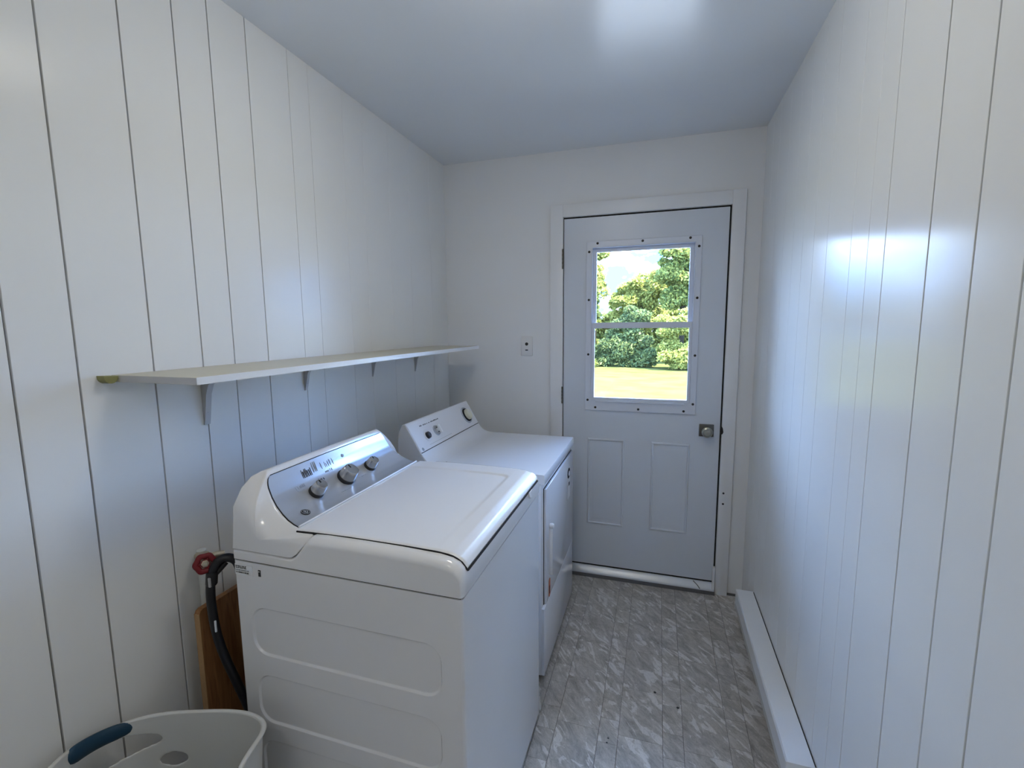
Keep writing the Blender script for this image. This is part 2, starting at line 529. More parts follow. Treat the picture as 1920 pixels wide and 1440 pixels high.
# ------------------------------------------------------------------ door casing (trim), threshold
KL, KR, KT = 0.6593, 1.6596, 2.1658
trim_1 = empty('trim_1', (1.16, 0, 0), 'white painted flat casing around the exterior door', None, None, 'structure')
obj('casing_side', nbox(KL, DL - 0.004, -0.018, 0.0, 0.0, KT, bev=0.002), 'trim', trim_1, smooth=40)
obj('casing_side', nbox(DR + 0.008, KR, -0.018, 0.0, 0.0, KT, bev=0.002), 'trim', trim_1, smooth=40)
obj('casing_head', nbox(DL - 0.004, DR + 0.008, -0.018, 0.0, DT + 0.008, KT, bev=0.002), 'trim', trim_1, smooth=40)
bm = bmesh.new()
box(bm, OX0, DL - 0.004, -0.0005, 0.12, 0.0, OZ1); box(bm, DR + 0.008, OX1, -0.0005, 0.12, 0.0, OZ1); box(bm, OX0, OX1, -0.0005, 0.12, DT + 0.008, OZ1)
obj('jamb', bm, 'trim', trim_1)
bm = bmesh.new()
box(bm, DL - 0.004, DL + 0.02, 0.050, 0.075, DB - .02, DT + .008); box(bm, DR - 0.02, DR + 0.008, 0.050, 0.075, DB - .02, DT + .008); box(bm, DL - .004, DR + .008, 0.050, 0.075, DT - .02, DT + .008)
obj('door_stop', bm, 'gap', trim_1)  # stop coloured near black, standing in for shade in the door gap
bm = bmesh.new()
box(bm, DR + .0006, DR + .0076, .003, .046, DB - .008, DT + .0076); box(bm, DL - .0036, DL - .0006, .003, .046, DB - .008, DT + .0076); box(bm, DL - .0036, DR + .0076, .003, .046, DT + .0006, DT + .0076)
obj('gap_shade_strip', bm, 'gap', trim_1)  # near-black boxes that paint the shade between slab and jamb
for z in (0.588, 0.528):
    bm = bmesh.new(); lathe(bm, (1.618, -0.0181, z), (0, -1, 0), [(.0055, 0), (.0045, .0006)], 14)
    obj('screw_hole', bm, 'black_plastic', trim_1)
bm = bmesh.new(); prism(bm, [(1.588, .91), (1.5995, .915), (1.603, .925), (1.600, .945), (1.5945, .955), (1.588, .965)], 'y', -0.0187, -0.0178)
obj('latch_notch', bm, 'black_plastic', trim_1)
trim_2 = empty('trim_2', (1.16, -0.02, 0), 'pale metal threshold sill below the exterior door', None, None, 'structure')
prof = [(-.028, .022), (-.024, .032), (-.004, .052), (.004, .058), (.06, .060), (.12, .060), (.12, .0), (-.028, .0)]
bm = bmesh.new(); prism(bm, prof, 'x', DL - 0.004, DR + 0.006)
obj('sill_plate', bm, 'threshold', trim_2, smooth=30)
obj('sill_front_edge', nbox(DL - 0.004, DR + 0.008, -0.031, -0.0275, 0.0, 0.021), 'threshold_edge', trim_2)
bm = bmesh.new(); tube(bm, [(1.485, -0.003, .056), (1.497, -0.012, .048), (1.508, -0.020, .040), (1.519, -0.0275, .026)], 0.0022, 8)
obj('sealant_bead', bm, 'threshold_edge', trim_2, smooth=60)
bm = bmesh.new(); box(bm, DR - .006, DR + .0065, -0.027, -0.004, 0.03, 0.16, bev=.002)
obj('weather_pad', bm, 'trim', trim_2)
struct('baseboard_right', nbox(KR + 0.001, W - 0.0005, -0.006, -0.0005, 0.0, 0.012), 'threshold_edge')

# ------------------------------------------------------------------ the door
door = empty('door_1', (1.16, 0.02, DB), 'pale blue grey exterior door with a screwed-in window', None, None, 'structure')
WL, WR, WB, WT = 0.8632, 1.461, 1.0114, 1.9569     # window surround
hx0, hx1, hz0, hz1 = WL + 0.03, WR - 0.03, WB + 0.04, WT - 0.03   # hole
bm = bmesh.new()
xs = [DL, hx0, hx1, DR]; zs = [DB, hz0, hz1, DT]
grid = {}
def gv(i, k, y):
    key = (i, k, y)
    if key not in grid: grid[key] = bm.verts.new((xs[i], y, zs[k]))
    return grid[key]
for y in (0.0, 0.045):
    for i in range(3):
        for k in range(3):
            if (i, k) != (1, 1):
                bm.faces.new((gv(i, k, y), gv(i + 1, k, y), gv(i + 1, k + 1, y), gv(i, k + 1, y)))
for i in range(3):
    for k in (0, 3):
        bm.faces.new((gv(i, k, 0.0), gv(i + 1, k, 0.0), gv(i + 1, k, 0.045), gv(i, k, 0.045)))
        bm.faces.new((gv(k, i, 0.0), gv(k, i + 1, 0.0), gv(k, i + 1, 0.045), gv(k, i, 0.045)))
for (a, b) in (((1, 1), (2, 1)), ((2, 1), (2, 2)), ((2, 2), (1, 2)), ((1, 2), (1, 1))):
    bm.faces.new((gv(*a, 0.0), gv(*b, 0.0), gv(*b, 0.045), gv(*a, 0.045)))
obj('door_slab', bm, 'door', door)
obj('sill_gap_block', nbox(DL + .001, DR - .001, 0.004, 0.040, .0602, DB + .0005), 'gap', door)  # dark strip added to block light leaking in below the slab
# embossed panels: nested rectangles
def emboss(x0, x1, z0, z1):
    bm = bmesh.new()
    prof = [(0, -0.0002), (.002, -.0045), (.006, -.0075), (.010, -.0070), (.014, -.0006), (.024, -.0004), (.036, -.0034), (.044, -.0036)]
    rings = [[(x0 + d, y, z0 + d), (x1 - d, y, z0 + d), (x1 - d, y, z1 - d), (x0 + d, y, z1 - d)] for d, y in prof]
    loft(bm, rings)
    return obj('door_panel', bm, 'door', door, smooth=25)
emboss(0.880, 1.090, 0.325, 0.846)
emboss(1.237, 1.440, 0.327, 0.844)
# window unit screwed on the slab
win = empty('window_unit', (1.162, -0.005, WB), None)
win.parent = door; win.location = Vector((1.162, -0.005, WB)) - wloc(door)
def ring_frame(x0, x1, z0, z1, l, r, b, t, ya, yb, bev=0.0015):
    bm = bmesh.new()
    o_ = [(x0, z0), (x1, z0), (x1, z1), (x0, z1)]
    i_ = [(x0 + l, z0 + b), (x1 - r, z0 + b), (x1 - r, z1 - t), (x0 + l, z1 - t)]
    e = bev
    o2 = [(x0 + e, z0 + e), (x1 - e, z0 + e), (x1 - e, z1 - e), (x0 + e, z1 - e)]
    i2 = [(x0 + l - e, z0 + b - e), (x1 - r + e, z0 + b - e), (x1 - r + e, z1 - t + e), (x0 + l - e, z1 - t + e)]
    R_ = [[(p[0], y, p[1]) for p in q] for q, y in ((o_, yb), (o_, ya + e), (o2, ya), (i2, ya), (i_, ya + e), (i_, yb))]
    vr = [[bm.verts.new(p) for p in r_] for r_ in R_]
    for a in range(6):
        A, B = vr[a], vr[(a + 1) % 6]
        for i in range(4):
            bm.faces.new((A[i], A[(i + 1) % 4], B[(i + 1) % 4], B[i]))
    return bm
obj('surround', ring_frame(WL, WR, WB, WT, .030, .030, .062, .032, -0.010, 0.0), 'window_vinyl', win)
# deep outer channel (seen as the blue jambs of the upper light)
obj('channel', ring_frame(WL + .029, WR - .029, WB + .060, WT - .031, .004, .004, .004, .004, -0.013, 0.045), 'window_vinyl', win)
MID = 1.496
us = obj('upper_sash', ring_frame(WL + .033, WR - .033, MID - .012, WT - .035, .020, .022, .02, .020, 0.020, 0.034), 'window_vinyl', win)
obj('pane', nbox(WL + .050, WR - .050, 0.026, 0.029, MID, WT - .05), 'glass', us)
ls = obj('lower_sash', ring_frame(WL + .033, WR - .033, WB + .064, MID + .016, .016, .014, .012, .032, -0.006, 0.012), 'window_vinyl', win)
obj('pane', nbox(WL + .045, WR - .045, 0.001, 0.004, WB + .072, MID - .008), 'glass', ls)
bm = bmesh.new(); box(bm, WL + .06, WR - .06, -0.017, -0.0102, WB + .05, WB + .060, bev=.002)
obj('sash_lip', bm, 'window_vinyl', win)
for (sx, sz) in ((.923, 1.946), (1.163, 1.945), (1.403, 1.946), (1.447, 1.901), (1.447, 1.636), (1.447, 1.332), (1.446, 1.068), (1.400, 1.027), (1.161, 1.027), (.922, 1.029), (.8775, 1.071), (.8785, 1.333), (.8785, 1.639), (.8778, 1.902)):
    bm = bmesh.new(); lathe(bm, (sx, -0.0101, sz), (0, -1, 0), [(.0068, 0), (.0062, .0012), (.003, .0022)], 12)
    obj('screw', bm, 'black_plastic', win, smooth=40)
# knob
kx, kz = 1.520, 0.927
kn = obj('rosette', nbox(kx - .037, kx + .037, -0.009, 0.0005, kz - .034, kz + .034, bev=.003), 'pewter', door, smooth=40)
bm = bmesh.new()
lathe(bm, (kx, -0.009, kz), (0, -1, 0), [(.013, 0), (.012, .018), (.018, .024), (.0265, .034), (.0285, .044), (.0262, .052), (.019, .0565), (.0175, .0545), (.009, .0540), (.0085, .0585), (.003, .060)], 32)
obj('knob', bm, 'knob_nickel', kn, smooth=35)
for z0, z1 in ((1.815, 1.925), (1.045, 1.145), (0.24, 0.34)):
    hb = bmesh.new()
    for k in range(5):
        a = z0 + (z1 - z0) * k / 5
        lathe(hb, (DL - 0.003, -0.0195, a), (0, 0, 1), [(.0045, .0006), (.0055, .0012), (.0055, (z1 - z0) / 5 - .0012), (.0045, (z1 - z0) / 5 - .0006)], 14)
    h = obj('hinge', hb, 'pewter', door, smooth=40)
# shade in the gap round the slab comes from near-black strips under trim_1

# ------------------------------------------------------------------ outlet plate
pl = empty('wall_plate', (0.513, -0.003, 1.321), 'small white wall plate with a black jack beside the door', 'wall plate')
obj('cover_plate', nbox(.477, .549, -0.006, 0.0, 1.321, 1.436, bev=.003), 'plate', pl, smooth=40)
bm = bmesh.new(); lathe(bm, (.513, -.006, 1.391), (0, -1, 0), [(.0095, -.0005), (.0095, .0015), (.006, .0015), (.0055, .003)], 20)
obj('jack', bm, 'black_plastic', pl, smooth=40)
obj('slot', nbox(.505, .521, -.0072, -.0058, 1.352, 1.358), 'print_dark', pl)
for z in (1.411, 1.3365):
    bm = bmesh.new(); lathe(bm, (.513, -.006, z), (0, -1, 0), [(.0028, -.0005), (.0022, .0008)], 10)
    obj('screw', bm, 'plate', pl)

# ------------------------------------------------------------------ shelf
SX, SY0, SY1, SZT, SZB = 0.2742, -1.897, -0.173, 1.3870, 1.3705
sh = empty('wall_shelf', (0.14, -1.03, SZB), 'long white edged laminate shelf on brackets along the left wall', 'shelf')
obj('board', nbox(0.0006, SX - .0012, SY0, SY1, SZB, SZT, bev=.0008, seg=1), 'shelf_top', sh)
obj('front_edging', nbox(SX - .0011, SX, SY0, SY1, SZB, SZT + .0002), 'shelf_edge', sh)
obj('end_edging', nbox(.03, SX - .0012, SY0 - .0008, SY0 - .0001, SZB + .0005, SZT - .0005), 'bracket', sh)
bm = bmesh.new()
arc = [(-.03 + 0.0, SZT + .004)]
q = [(SY0 - .0015, SZT - .001), (SY0 - .031, SZT + .001)] + [(SY0 - .016 - .0155 * math.cos(a), SZT - .002 - .016 * math.sin(a)) for a in [PI * k / 10 for k in range(1, 10)]]
prism(bm, q, 'x', 0.0005, 0.026)
tag(obj('cleat_end', bm, 'olive', sh, smooth=40), 'olive rounded wooden cleat end at the wall')
for by, zb in ((-1.662, 1.218), (-1.254, 1.264), (-0.824, 1.271), (-0.428, 1.258)):
    big = by < -1.6
    hw = .009 if big else (.006 if by < -1.2 else .0025)
    k = (SZB - zb) / 0.1525
    pr = [(0.0006, SZB), (0.0006, zb), (.004, zb), (.0075, zb + .02 * k), (.0185, zb + .09 * k), (.030, zb + .118 * k), (.060, zb + .135 * k), (.2, zb + .1445 * k), (.2, SZB - .0006)]
    bm = bmesh.new(); prism(bm, pr, 'y', by - hw, by + hw)
    b_ = obj('bracket', bm, 'bracket', sh, smooth=30)
    for s in (.25, .7):
        bm = bmesh.new(); lathe(bm, (.0075 + s * .010, by, zb + (.02 + .07 * s) * k), (1, 0, .16), [(.0022, -.0005), (.0016, .001)], 8)
        obj('screw', bm, 'bracket', b_)

# ------------------------------------------------------------------ baseboard heater
hx, hy0, hy1 = 1.6565, -1.25, -0.30
ht = empty('baseboard_heater', (1.69, -.775, .02), 'low white electric baseboard heater on the right wall', 'heater')
bm = bmesh.new()
prism(bm, [(hx, .135), (hx, .196), (hx + .004, .2023), (W - .0042, .2023), (W - .0042, .199), (hx + .006, .193), (hx + .004, .135)], 'y', hy0, hy1)
obj('top_cover', bm, 'heater', ht, smooth=30)
obj('wall_gap_strip', nbox(W - .004, W - .0008, hy0, hy1, .18, .2018), 'gap', ht)
obj('front_lip', nbox(hx + .001, hx + .0095, hy0 + .002, hy1 - .002, .105, .134, bev=.002), 'heater_lip', ht)
obj('back_pan', nbox(hx + .045, W - .0008, hy0 + .002, hy1 - .002, .02, .18), 'heater_lip', ht)
obj('end_cap', nbox(hx - .0006, W - .0008, hy0 - .004, hy0 + .001, .100, .2028, bev=.0015), 'heater', ht, smooth=40)
obj('end_cap', nbox(hx - .0006, W - .0008, hy1 - .001, hy1 + .004, .100, .2028, bev=.0015), 'heater', ht, smooth=40)
fb = bmesh.new()
for k in range(90):
    yy = hy0 + .03 + k * .0099
    box(fb, hx + .018, hx + .044, yy, yy + .0008, .06, .125)
tag(obj('fins', fb, 'threshold_edge', ht), kind='stuff')

# ================================================================== washer
wx0, wx1, wy0, wy1 = 0.212, 0.8622, -1.7942, -1.1005
wa = empty('washing_machine', ((wx0 + wx1) / 2, (wy0 + wy1) / 2, 0), 'white top-loading washing machine with three silver knobs on a grey console', 'washer')
BZ0, BZ1 = 0.030, 0.8965
def washer_body():
    bm = bmesh.new()
    r = 0.010
    out = rrect(wx0, wx1, wy0, wy1, r, 5)
    n = len(out)
    lo_ = [bm.verts.new((p[0], p[1], BZ0)) for p in out]
    hi_ = [bm.verts.new((p[0], p[1], BZ1)) for p in out]
    near = None
    for i in range(n):
        j = (i + 1) % n
        if abs(out[i][1] - wy0) < 1e-6 and abs(out[j][1] - wy0) < 1e-6 and abs(out[i][0] - out[j][0]) > .3:
            near = (i, j); continue
        bm.faces.new((lo_[i], lo_[j], hi_[j], hi_[i]))
    bm.faces.new(lo_); bm.faces.new(hi_[::-1])
    i, j = near
    outer = [lo_[i], lo_[j], hi_[j], hi_[i]]
    loops = []
    for (x0, x1, z0, z1, rr) in ((.259, .808, .642, .777, .046), (.262, .803, .447, .587, .046), (.262, .803, .250, .396, .046)):
        prev = None
        first = None
        for d, dep in ((0, 0), (.0010, .0004), (.0042, .0046), (.0055, .0052)):
            pts = rrect(x0 + d, x1 - d, z0 + d, z1 - d, rr - d, 8)
            ring = [bm.verts.new((p[0], wy0 + dep, p[1])) for p in pts]
            if prev:
                for a in range(len(ring)):
                    b = (a + 1) % len(ring)
                    bm.faces.new((prev[a], prev[b], ring[b], ring[a]))
            else:
                first = ring
            prev = ring
        bm.faces.new(prev)
        loops.append(first)
    polys = [[v.co.copy() for v in outer]] + [[v.co.copy() for v in l] for l in loops]
    flat = outer + [v for l in loops for v in l]
    for t in tessellate_polygon(polys):
        try:
            bm.faces.new([flat[k] for k in t])
        except ValueError:
            pass
    return bm
body = obj('body', washer_body(), 'appliance', wa, smooth=11)
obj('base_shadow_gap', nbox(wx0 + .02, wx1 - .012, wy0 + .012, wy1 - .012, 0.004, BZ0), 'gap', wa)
for fx in (wx0 + .05, wx1 - .05):
    for fy in (wy0 + .05, wy1 - .05):
        bm = bmesh.new(); lathe(bm, (fx, fy, 0), (0, 0, 1), [(.022, 0), (.022, .008), (.012, .01), (.012, BZ0)], 16)
        obj('foot', bm, 'black_plastic', wa)
obj('seam_gap', nbox(wx0 + .004, wx1 - .006, wy0 + .004, wy1 - .004, BZ1 - .0002, .9022), 'gap', wa)

# cover: profile in x,z swept along y with rounded ends
YC = (wy0 + wy1) / 2
def sweep(profile, y0, y1, r, zbase, seg=8, xin=0.35, xc=.55):
    rings = []
    zt = max(p[1] for p in profile)
    ths = [PI / 2 * k / seg for k in range(seg + 1)]
    ends = [(y0 + r * (1 - math.sin(a)), r * (1 - math.cos(a))) for a in ths][::-1]   # starts at y0 with full inset
    seq = [(y0 + r * (1 - math.cos(a)), r * (1 - math.sin(a))) for a in ths]
    def ring(y, d):
        s = (zt - zbase - d) / (zt - zbase)
        out = []
        for (px, pz) in profile:
            out.append((xc + (px - xc) * (1 - xin * d / .3), y, zbase + (pz - zbase) * s))
        return out
    for y, d in seq: rings.append(ring(y, d))
    for y, d in seq[::-1]: rings.append(ring(y0 + y1 - y, d))
    return rings
cover_prof = [(wx0, .902), (.8645, .902), (.8655, .925), (.8640, .948), (.8585, .962), (.848, .973), (.83, .9805), (.80, .985), (.70, .9885), (.60, .9895), (.50, .989), (.462, .987), (.452, .983), (.430, .956), (.412, .934), (.402, .9275), (.39, .926), (wx0, .926)]
bm = bmesh.new(); loft(bm, sweep(cover_prof, wy0 - .0025, wy1 + .0025, .022, .902))
cover = obj('top_cover', bm, 'appliance_plastic', wa, smooth=40)

def lid_top(xx):
    pts = [(.395, .9865), (.45, .9885), (.55, .9905), (.70, .9900), (.79, .9880), (.825, .9845), (.846, .9765), (.8585, .9665), (.8645, .957)]
    for a, b in zip(pts[:-1], pts[1:]):
        if xx <= b[0]:
            t = (xx - a[0]) / (b[0] - a[0])
            return a[1] + (b[1] - a[1]) * max(t, 0)
    return pts[-1][1]
def smooth01(t):
    t = max(0.0, min(1.0, t)); return t * t * (3 - 2 * t)
ly0, ly1, lx0, lx1 = -1.7655, -1.130, .398, .8640
def build_lid():
    bm = bmesh.new()
    xs_ = [lx0 + (.79 - lx0) * k / 70 for k in range(70)] + [.79 + (lx1 - .79) * (k / 26) for k in range(27)]
    ys_ = [ly0 + (ly1 - ly0) * k / 130 for k in range(131)]
    top = []
    for xx in xs_:
        row = []
        for yy in ys_:
            z = lid_top(xx) + .0028
            # rounded border
            d = min(yy - ly0, ly1 - yy, xx - lx0)
            if d < .006: z -= .0035 * (1 - math.sqrt(max(0, 1 - (1 - d / .006) ** 2)))
            # shallow inner panel, deepest at the far front corner
            qx, qy, rr = .787 - xx, -1.205 - yy, .030
            if qx > rr or qy > rr: e = min(qx, qy)
            else: e = rr - math.hypot(max(rr - qx, 0), max(rr - qy, 0))
            fade = smooth01((yy + 1.74) / .22) if True else 1
            fx = smooth01((xx - .40) / .10)
            z -= .0046 * smooth01(e / .006) * min(1, .15 + .85 * (yy - ly0) / .56) * (.4 + .6 * (xx - lx0) / .389)
            row.append(bm.verts.new((xx, yy, z)))
        top.append(row)
    for a in range(len(xs_) - 1):
        for b in range(len(ys_) - 1):
            bm.faces.new((top[a][b], top[a + 1][b], top[a + 1][b + 1], top[a][b + 1]))
    border = [top[a][0] for a in range(len(xs_))] + [top[-1][b] for b in range(1, len(ys_))] + [top[a][-1] for a in range(len(xs_) - 2, -1, -1)] + [top[0][b] for b in range(len(ys_) - 2, 0, -1)]
    low = [bm.verts.new((v.co.x - (.003 if v.co.x > .86 else 0), v.co.y, v.co.z - .006)) for v in border]
    n = len(border)
    for i in range(n):
        j = (i + 1) % n
        bm.faces.new((border[i], border[j], low[j], low[i]))
    bm.faces.new(low)
    return bm
lid = obj('lid', build_lid(), 'lid', wa, smooth=50)
# dark seam under the lid edge
bm = bmesh.new()
seam = []
N = 40
pth = [(lx0, ly0 - .001)] + [(lx0 + (lx1 - lx0) * k / N, ly0 - .001) for k in range(1, N)] + [(lx1 + .0005, ly0 - .001), (lx1 + .0005, ly1 + .001)] + [(lx1 - (lx1 - lx0) * k / N, ly1 + .001) for k in range(1, N)] + [(lx0, ly1 + .001)]
rings = [[(p[0], p[1] - .0012, lid_top(p[0]) - .0052), (p[0], p[1] + .0012, lid_top(p[0]) - .0052), (p[0], p[1] + .0012, lid_top(p[0]) + .0006), (p[0], p[1] - .0012, lid_top(p[0]) + .0006)] for p in pth[:N + 1]]
loft(bm, rings)
obj('lid_seam', bm, 'gap', wa)
bm = bmesh.new()
box(bm, lx1 - .004, lx1 + .0022, ly0 + .001, ly1 - .001, .9515, .9545)
obj('lid_seam', bm, 'gap', wa)
# finger tab at the front of the lid
bm = bmesh.new(); lathe(bm, (.8638, -1.235, .951), (1, 0, .12), [(.021, -.002), (.021, .002), (.019, .0045), (.0, .0055)], 24)
for v in bm.verts:
    if v.co.z > .953: v.co.z = .953
    v.co.z = .953 + (v.co.z - .953) * 1.1
obj('lid_tab', bm, 'appliance_plastic', wa, smooth=40)

# console housing
con_prof = [(.214, .9275, .3465), (.391, .9275, .3465), (.402, .929, .3455), (.413, .936, .3435), (.432, .958, .337), (.449, .979, .327), (.449, .985, .320), (.41, .9862, .312), (.394, .987, .307), (.372, .9905, .3045), (.350, .998, .3015), (.330, 1.009, .2975), (.308, 1.027, .2925), (.290, 1.048, .2875), (.276, 1.072, .2825), (.266, 1.098, .2725), (.263, 1.107, .2655), (.256, 1.1125, .261), (.246, 1.1125, .268), (.236, 1.105, .292), (.226, 1.082, .316), (.219, 1.04, .339)]
def con_sweep():
    ctr = (.300, .962)
    rings = []
    def ring(side, t, sh):
        out = []
        for (px, pz, hw) in con_prof:
            h_ = hw + (.3468 - hw) * (1 - (1 - sh) ** 2.2)
            x_ = px + (ctr[0] - px) * sh
            z_ = pz + (ctr[1] - pz) * sh
            yy = YC + side * h_ * t
            tt = (yy - YC) / .345
            z_ += max(0, (z_ - .99) / .13) * .004 * (1 - tt * tt)
            out.append((x_, yy, z_))
        return out
    seq = (.93, .75, .55, .36, .22, .12, .06, .025, .008)
    for sh in seq: rings.append(ring(-1, 1, sh))
    rings.append(ring(-1, .997, 0))
    for k in range(1, 24): rings.append(ring(-1, .992 * (1 - k / 12), 0))
    rings.append(ring(1, .997, 0))
    for sh in seq[::-1]: rings.append(ring(1, 1, sh))
    return rings
bm = bmesh.new(); loft(bm, con_sweep())
con = obj('console_housing', bm, 'appliance_plastic', wa, smooth=55)

# face plate along the concave profile
FP = [(.392, .9875), (.372, .9912), (.350, .9988), (.330, 1.0098), (.308, 1.0278), (.290, 1.0488), (.276, 1.0728), (.2655, 1.101)]
def face_pt(s, y, off=0.0):
    """s 0 bottom .. 1 top of the plate; y along the plate; off outward"""
    f_ = max(0.0, min(1.0, s)) * (len(FP) - 1)
    i = min(int(f_), len(FP) - 2); t = f_ - i
    a, b = FP[i], FP[i + 1]
    x_ = a[0] + (b[0] - a[0]) * t; z_ = a[1] + (b[1] - a[1]) * t
    p, n_ = FP[max(i - 1, 0)], FP[min(i + 2, len(FP) - 1)]
    dx, dz = (b[0] - a[0]), (b[1] - a[1])
    L_ = math.hypot(dx, dz)
    nx, nz_ = dz / L_, -dx / L_
    tt = (y - YC) / .345
    z_ += max(0, (z_ - .99) / .13) * .004 * (1 - tt * tt)
    return Vector((x_ + nx * off, y, z_ + nz_ * off)), Vector((nx, 0, nz_))
def plate(bm, inset, off, ns=28, ny=50):
    rows = []
    for a in range(ns + 1):
        s = a / ns
        s_ = inset * .6 + s * (1 - inset * 1.2)
        hw = (.3045 - .029 * s_) - inset * .14
        if s_ > .86: hw -= .016 * (1 - math.sqrt(max(0, 1 - ((s_ - .86) / .14) ** 2)))
        rows.append([face_pt(s_, YC + hw * (2 * b / ny - 1), off)[0] for b in range(ny + 1)])
    vr = [[bm.verts.new(p) for p in r] for r in rows]
    for a in range(ns):
        for b in range(ny):
            bm.faces.new((vr[a][b], vr[a][b + 1], vr[a + 1][b + 1], vr[a + 1][b]))
    bd = [vr[0][b] for b in range(ny + 1)] + [vr[a][ny] for a in range(1, ns + 1)] + [vr[ns][b] for b in range(ny - 1, -1, -1)] + [vr[a][0] for a in range(ns - 1, 0, -1)]
    lw = [bm.verts.new(v.co - Vector((.73, 0, .68)) * .005) for v in bd]
    for i in range(len(bd)):
        j = (i + 1) % len(bd)
        bm.faces.new((bd[i], bd[j], lw[j], lw[i]))
    return bm
obj('face_plate_gasket', plate(bmesh.new(), 0.0, .0010), 'gap', wa, smooth=40)
face = obj('face_plate', plate(bmesh.new(), .018, .0016), 'console_face', wa, smooth=40)
# bright rim at the lower edge of the plate
bm = bmesh.new(); tube(bm, [face_pt(0.0, YC - .304, .003)[0], face_pt(0.0, YC, .003)[0], face_pt(0.0, YC + .304, .003)[0]], .0028, 8)
obj('plate_rim', bm, 'appliance_plastic', wa, smooth=60)
def knob(y, s, r, hgt, label):
    p, n_ = face_pt(s, y, .0015)
    bm = bmesh.new(); lathe(bm, p, n_, [(r * 1.12, 0), (r * 1.12, hgt * .18), (r * 1.02, hgt * .26)], 36)
    base = obj('knob', bm, 'black_plastic', wa, smooth=40)
    bm = bmesh.new(); lathe(bm, p, n_, [(r * 1.0, hgt * .2), (r * .98, hgt * .5), (r * .90, hgt * .86), (r * .84, hgt * .97), (r * .78, hgt), (r * .60, hgt * .985), (.0, hgt * .98)], 36)
    obj('knob_cap', bm, 'knob_silver', base, smooth=30)
    u, v, a = frame_of(n_)
    d = (Vector((0, 0, 1)) - n_ * n_.z).normalized(); q = n_.cross(d)
    bm = bmesh.new()
    c = p + n_ * (hgt * .992)
    pts = [c + d * (r * .72) + q * .0012, c + d * (r * .72) - q * .0012, c + d * (r * .25) - q * .0012, c + d * (r * .25) + q * .0012]
    vv = [bm.verts.new(t_) for t_ in pts] + [bm.verts.new(t_ + n_ * .0008) for t_ in pts]
    for f_ in ((0, 1, 2, 3), (4, 5, 6, 7), (0, 1, 5, 4), (1, 2, 6, 5), (2, 3, 7, 6), (3, 0, 4, 7)): bm.faces.new([vv[k] for k in f_])
    obj('pointer', bm, 'print_dark', base)
    tag(base, label)
knob(-1.600, .50, .0205, .038, 'small silver knob nearest the front left of the console')
knob(-1.464, .50, .0270, .042, 'large silver knob in the middle of the console')
knob(-1.336, .50, .0190, .036, 'small silver knob at the far end of the console')
# printed marks on the plate (small strokes, the print is blurred in the photo)
def stroke(bm, y, s, wy, ws, off=.0022):
    P_ = [face_pt(s, y, off)[0], face_pt(s, y + wy, off)[0], face_pt(s + ws, y + wy, off)[0], face_pt(s + ws, y, off)[0]]
    Q_ = [p_ - Vector((.73, 0, .68)) * .0008 for p_ in P_]
    a = [bm.verts.new(p_) for p_ in P_]; b = [bm.verts.new(p_) for p_ in Q_]
    bm.faces.new(a); bm.faces.new(b[::-1])
    for i in range(4): bm.faces.new((a[i], a[(i + 1) % 4], b[(i + 1) % 4], b[i]))
rnd = random.Random(3)
bm = bmesh.new()
y = -1.606
while y < -1.568:
    w_ = rnd.choice((.002, .003, .0045)); h_ = rnd.choice((.10, .12, .13))
    stroke(bm, y, .775, w_ * .7, h_)
    y += w_ + .0022
obj('console_lettering', bm, 'print_dark', face)
bm = bmesh.new()
y = -1.560
k = 0
while y < -1.455:
    w_ = rnd.choice((.0025, .0035)); h_ = .15 if k < 3 else rnd.choice((.06, .09, .10))
    if rnd.random() < .72: stroke(bm, y, .80, w_ * .8, h_)
    y += w_ + rnd.choice((.003, .005)); k += 1
obj('console_lettering', bm, 'print_grey', face)
def textline(y0, y1, s, hs, m_, dens=.8, seed=1):
    r_ = random.Random(seed); b_ = bmesh.new(); yy = y0
    while yy < y1:
        w_ = r_.choice((.0015, .0025, .003))
        if r_.random() < dens: stroke(b_, yy, s, w_, hs * r_.choice((.7, 1, 1)))
        yy += w_ + .0012
    obj('console_lettering', b_, m_, face)
textline(-1.650, -1.615, .66, .05, 'print_grey', seed=5)
b_ = bmesh.new(); stroke(b_, -1.649, .63, .026, .010); obj('console_lettering', b_, 'print_grey', face)
textline(-1.568, -1.54, .63, .05, 'print_dark', seed=6)
textline(-1.53, -1.49, .72, .04, 'print_grey', .6, seed=7)
textline(-1.42, -1.395, .66, .03, 'print_grey', .6, seed=8)
textline(-1.415, -1.385, .52, .02, 'print_grey', .9, seed=9)
textline(-1.42, -1.375, .38, .02, 'print_grey', .7, seed=10)
textline(-1.53, -1.485, .26, .02, 'print_grey', .9, seed=11)
# round maker's mark
p, n_ = face_pt(.25, -1.686, .0030)
bm = bmesh.new(); lathe(bm, p, n_, [(.0125, -.001), (.0125, .0006), (.0115, .0009), (0, .0009)], 28)
badge = obj('round_badge', bm, 'print_dark', face, smooth=30)
d = (Vector((0, 0, 1)) - n_ * n_.z).normalized(); q = n_.cross(d)
bm = bmesh.new()
def flatring(bm, c, r0, r1, a0=0.0, a1=2 * PI, n=24):
    for i in range(n):
        t0 = a0 + (a1 - a0) * i / n; t1 = a0 + (a1 - a0) * (i + 1) / n
        vv = [bm.verts.new(c + (d * math.sin(t) + q * math.cos(t)) * r) for t, r in ((t0, r0), (t1, r0), (t1, r1), (t0, r1))]
        bm.faces.new(vv)
c = p + n_ * .0011
flatring(bm, c, .0100, .0104)
flatring(bm, c + q * -.003, .0030, .0038, .4, 5.2, 14)
flatring(bm, c + q * .0032, .0028, .0036, 1.2, 6.6, 14)
flatring(bm, c + d * .0055, .0012, .0020, 0, 4.5, 8)
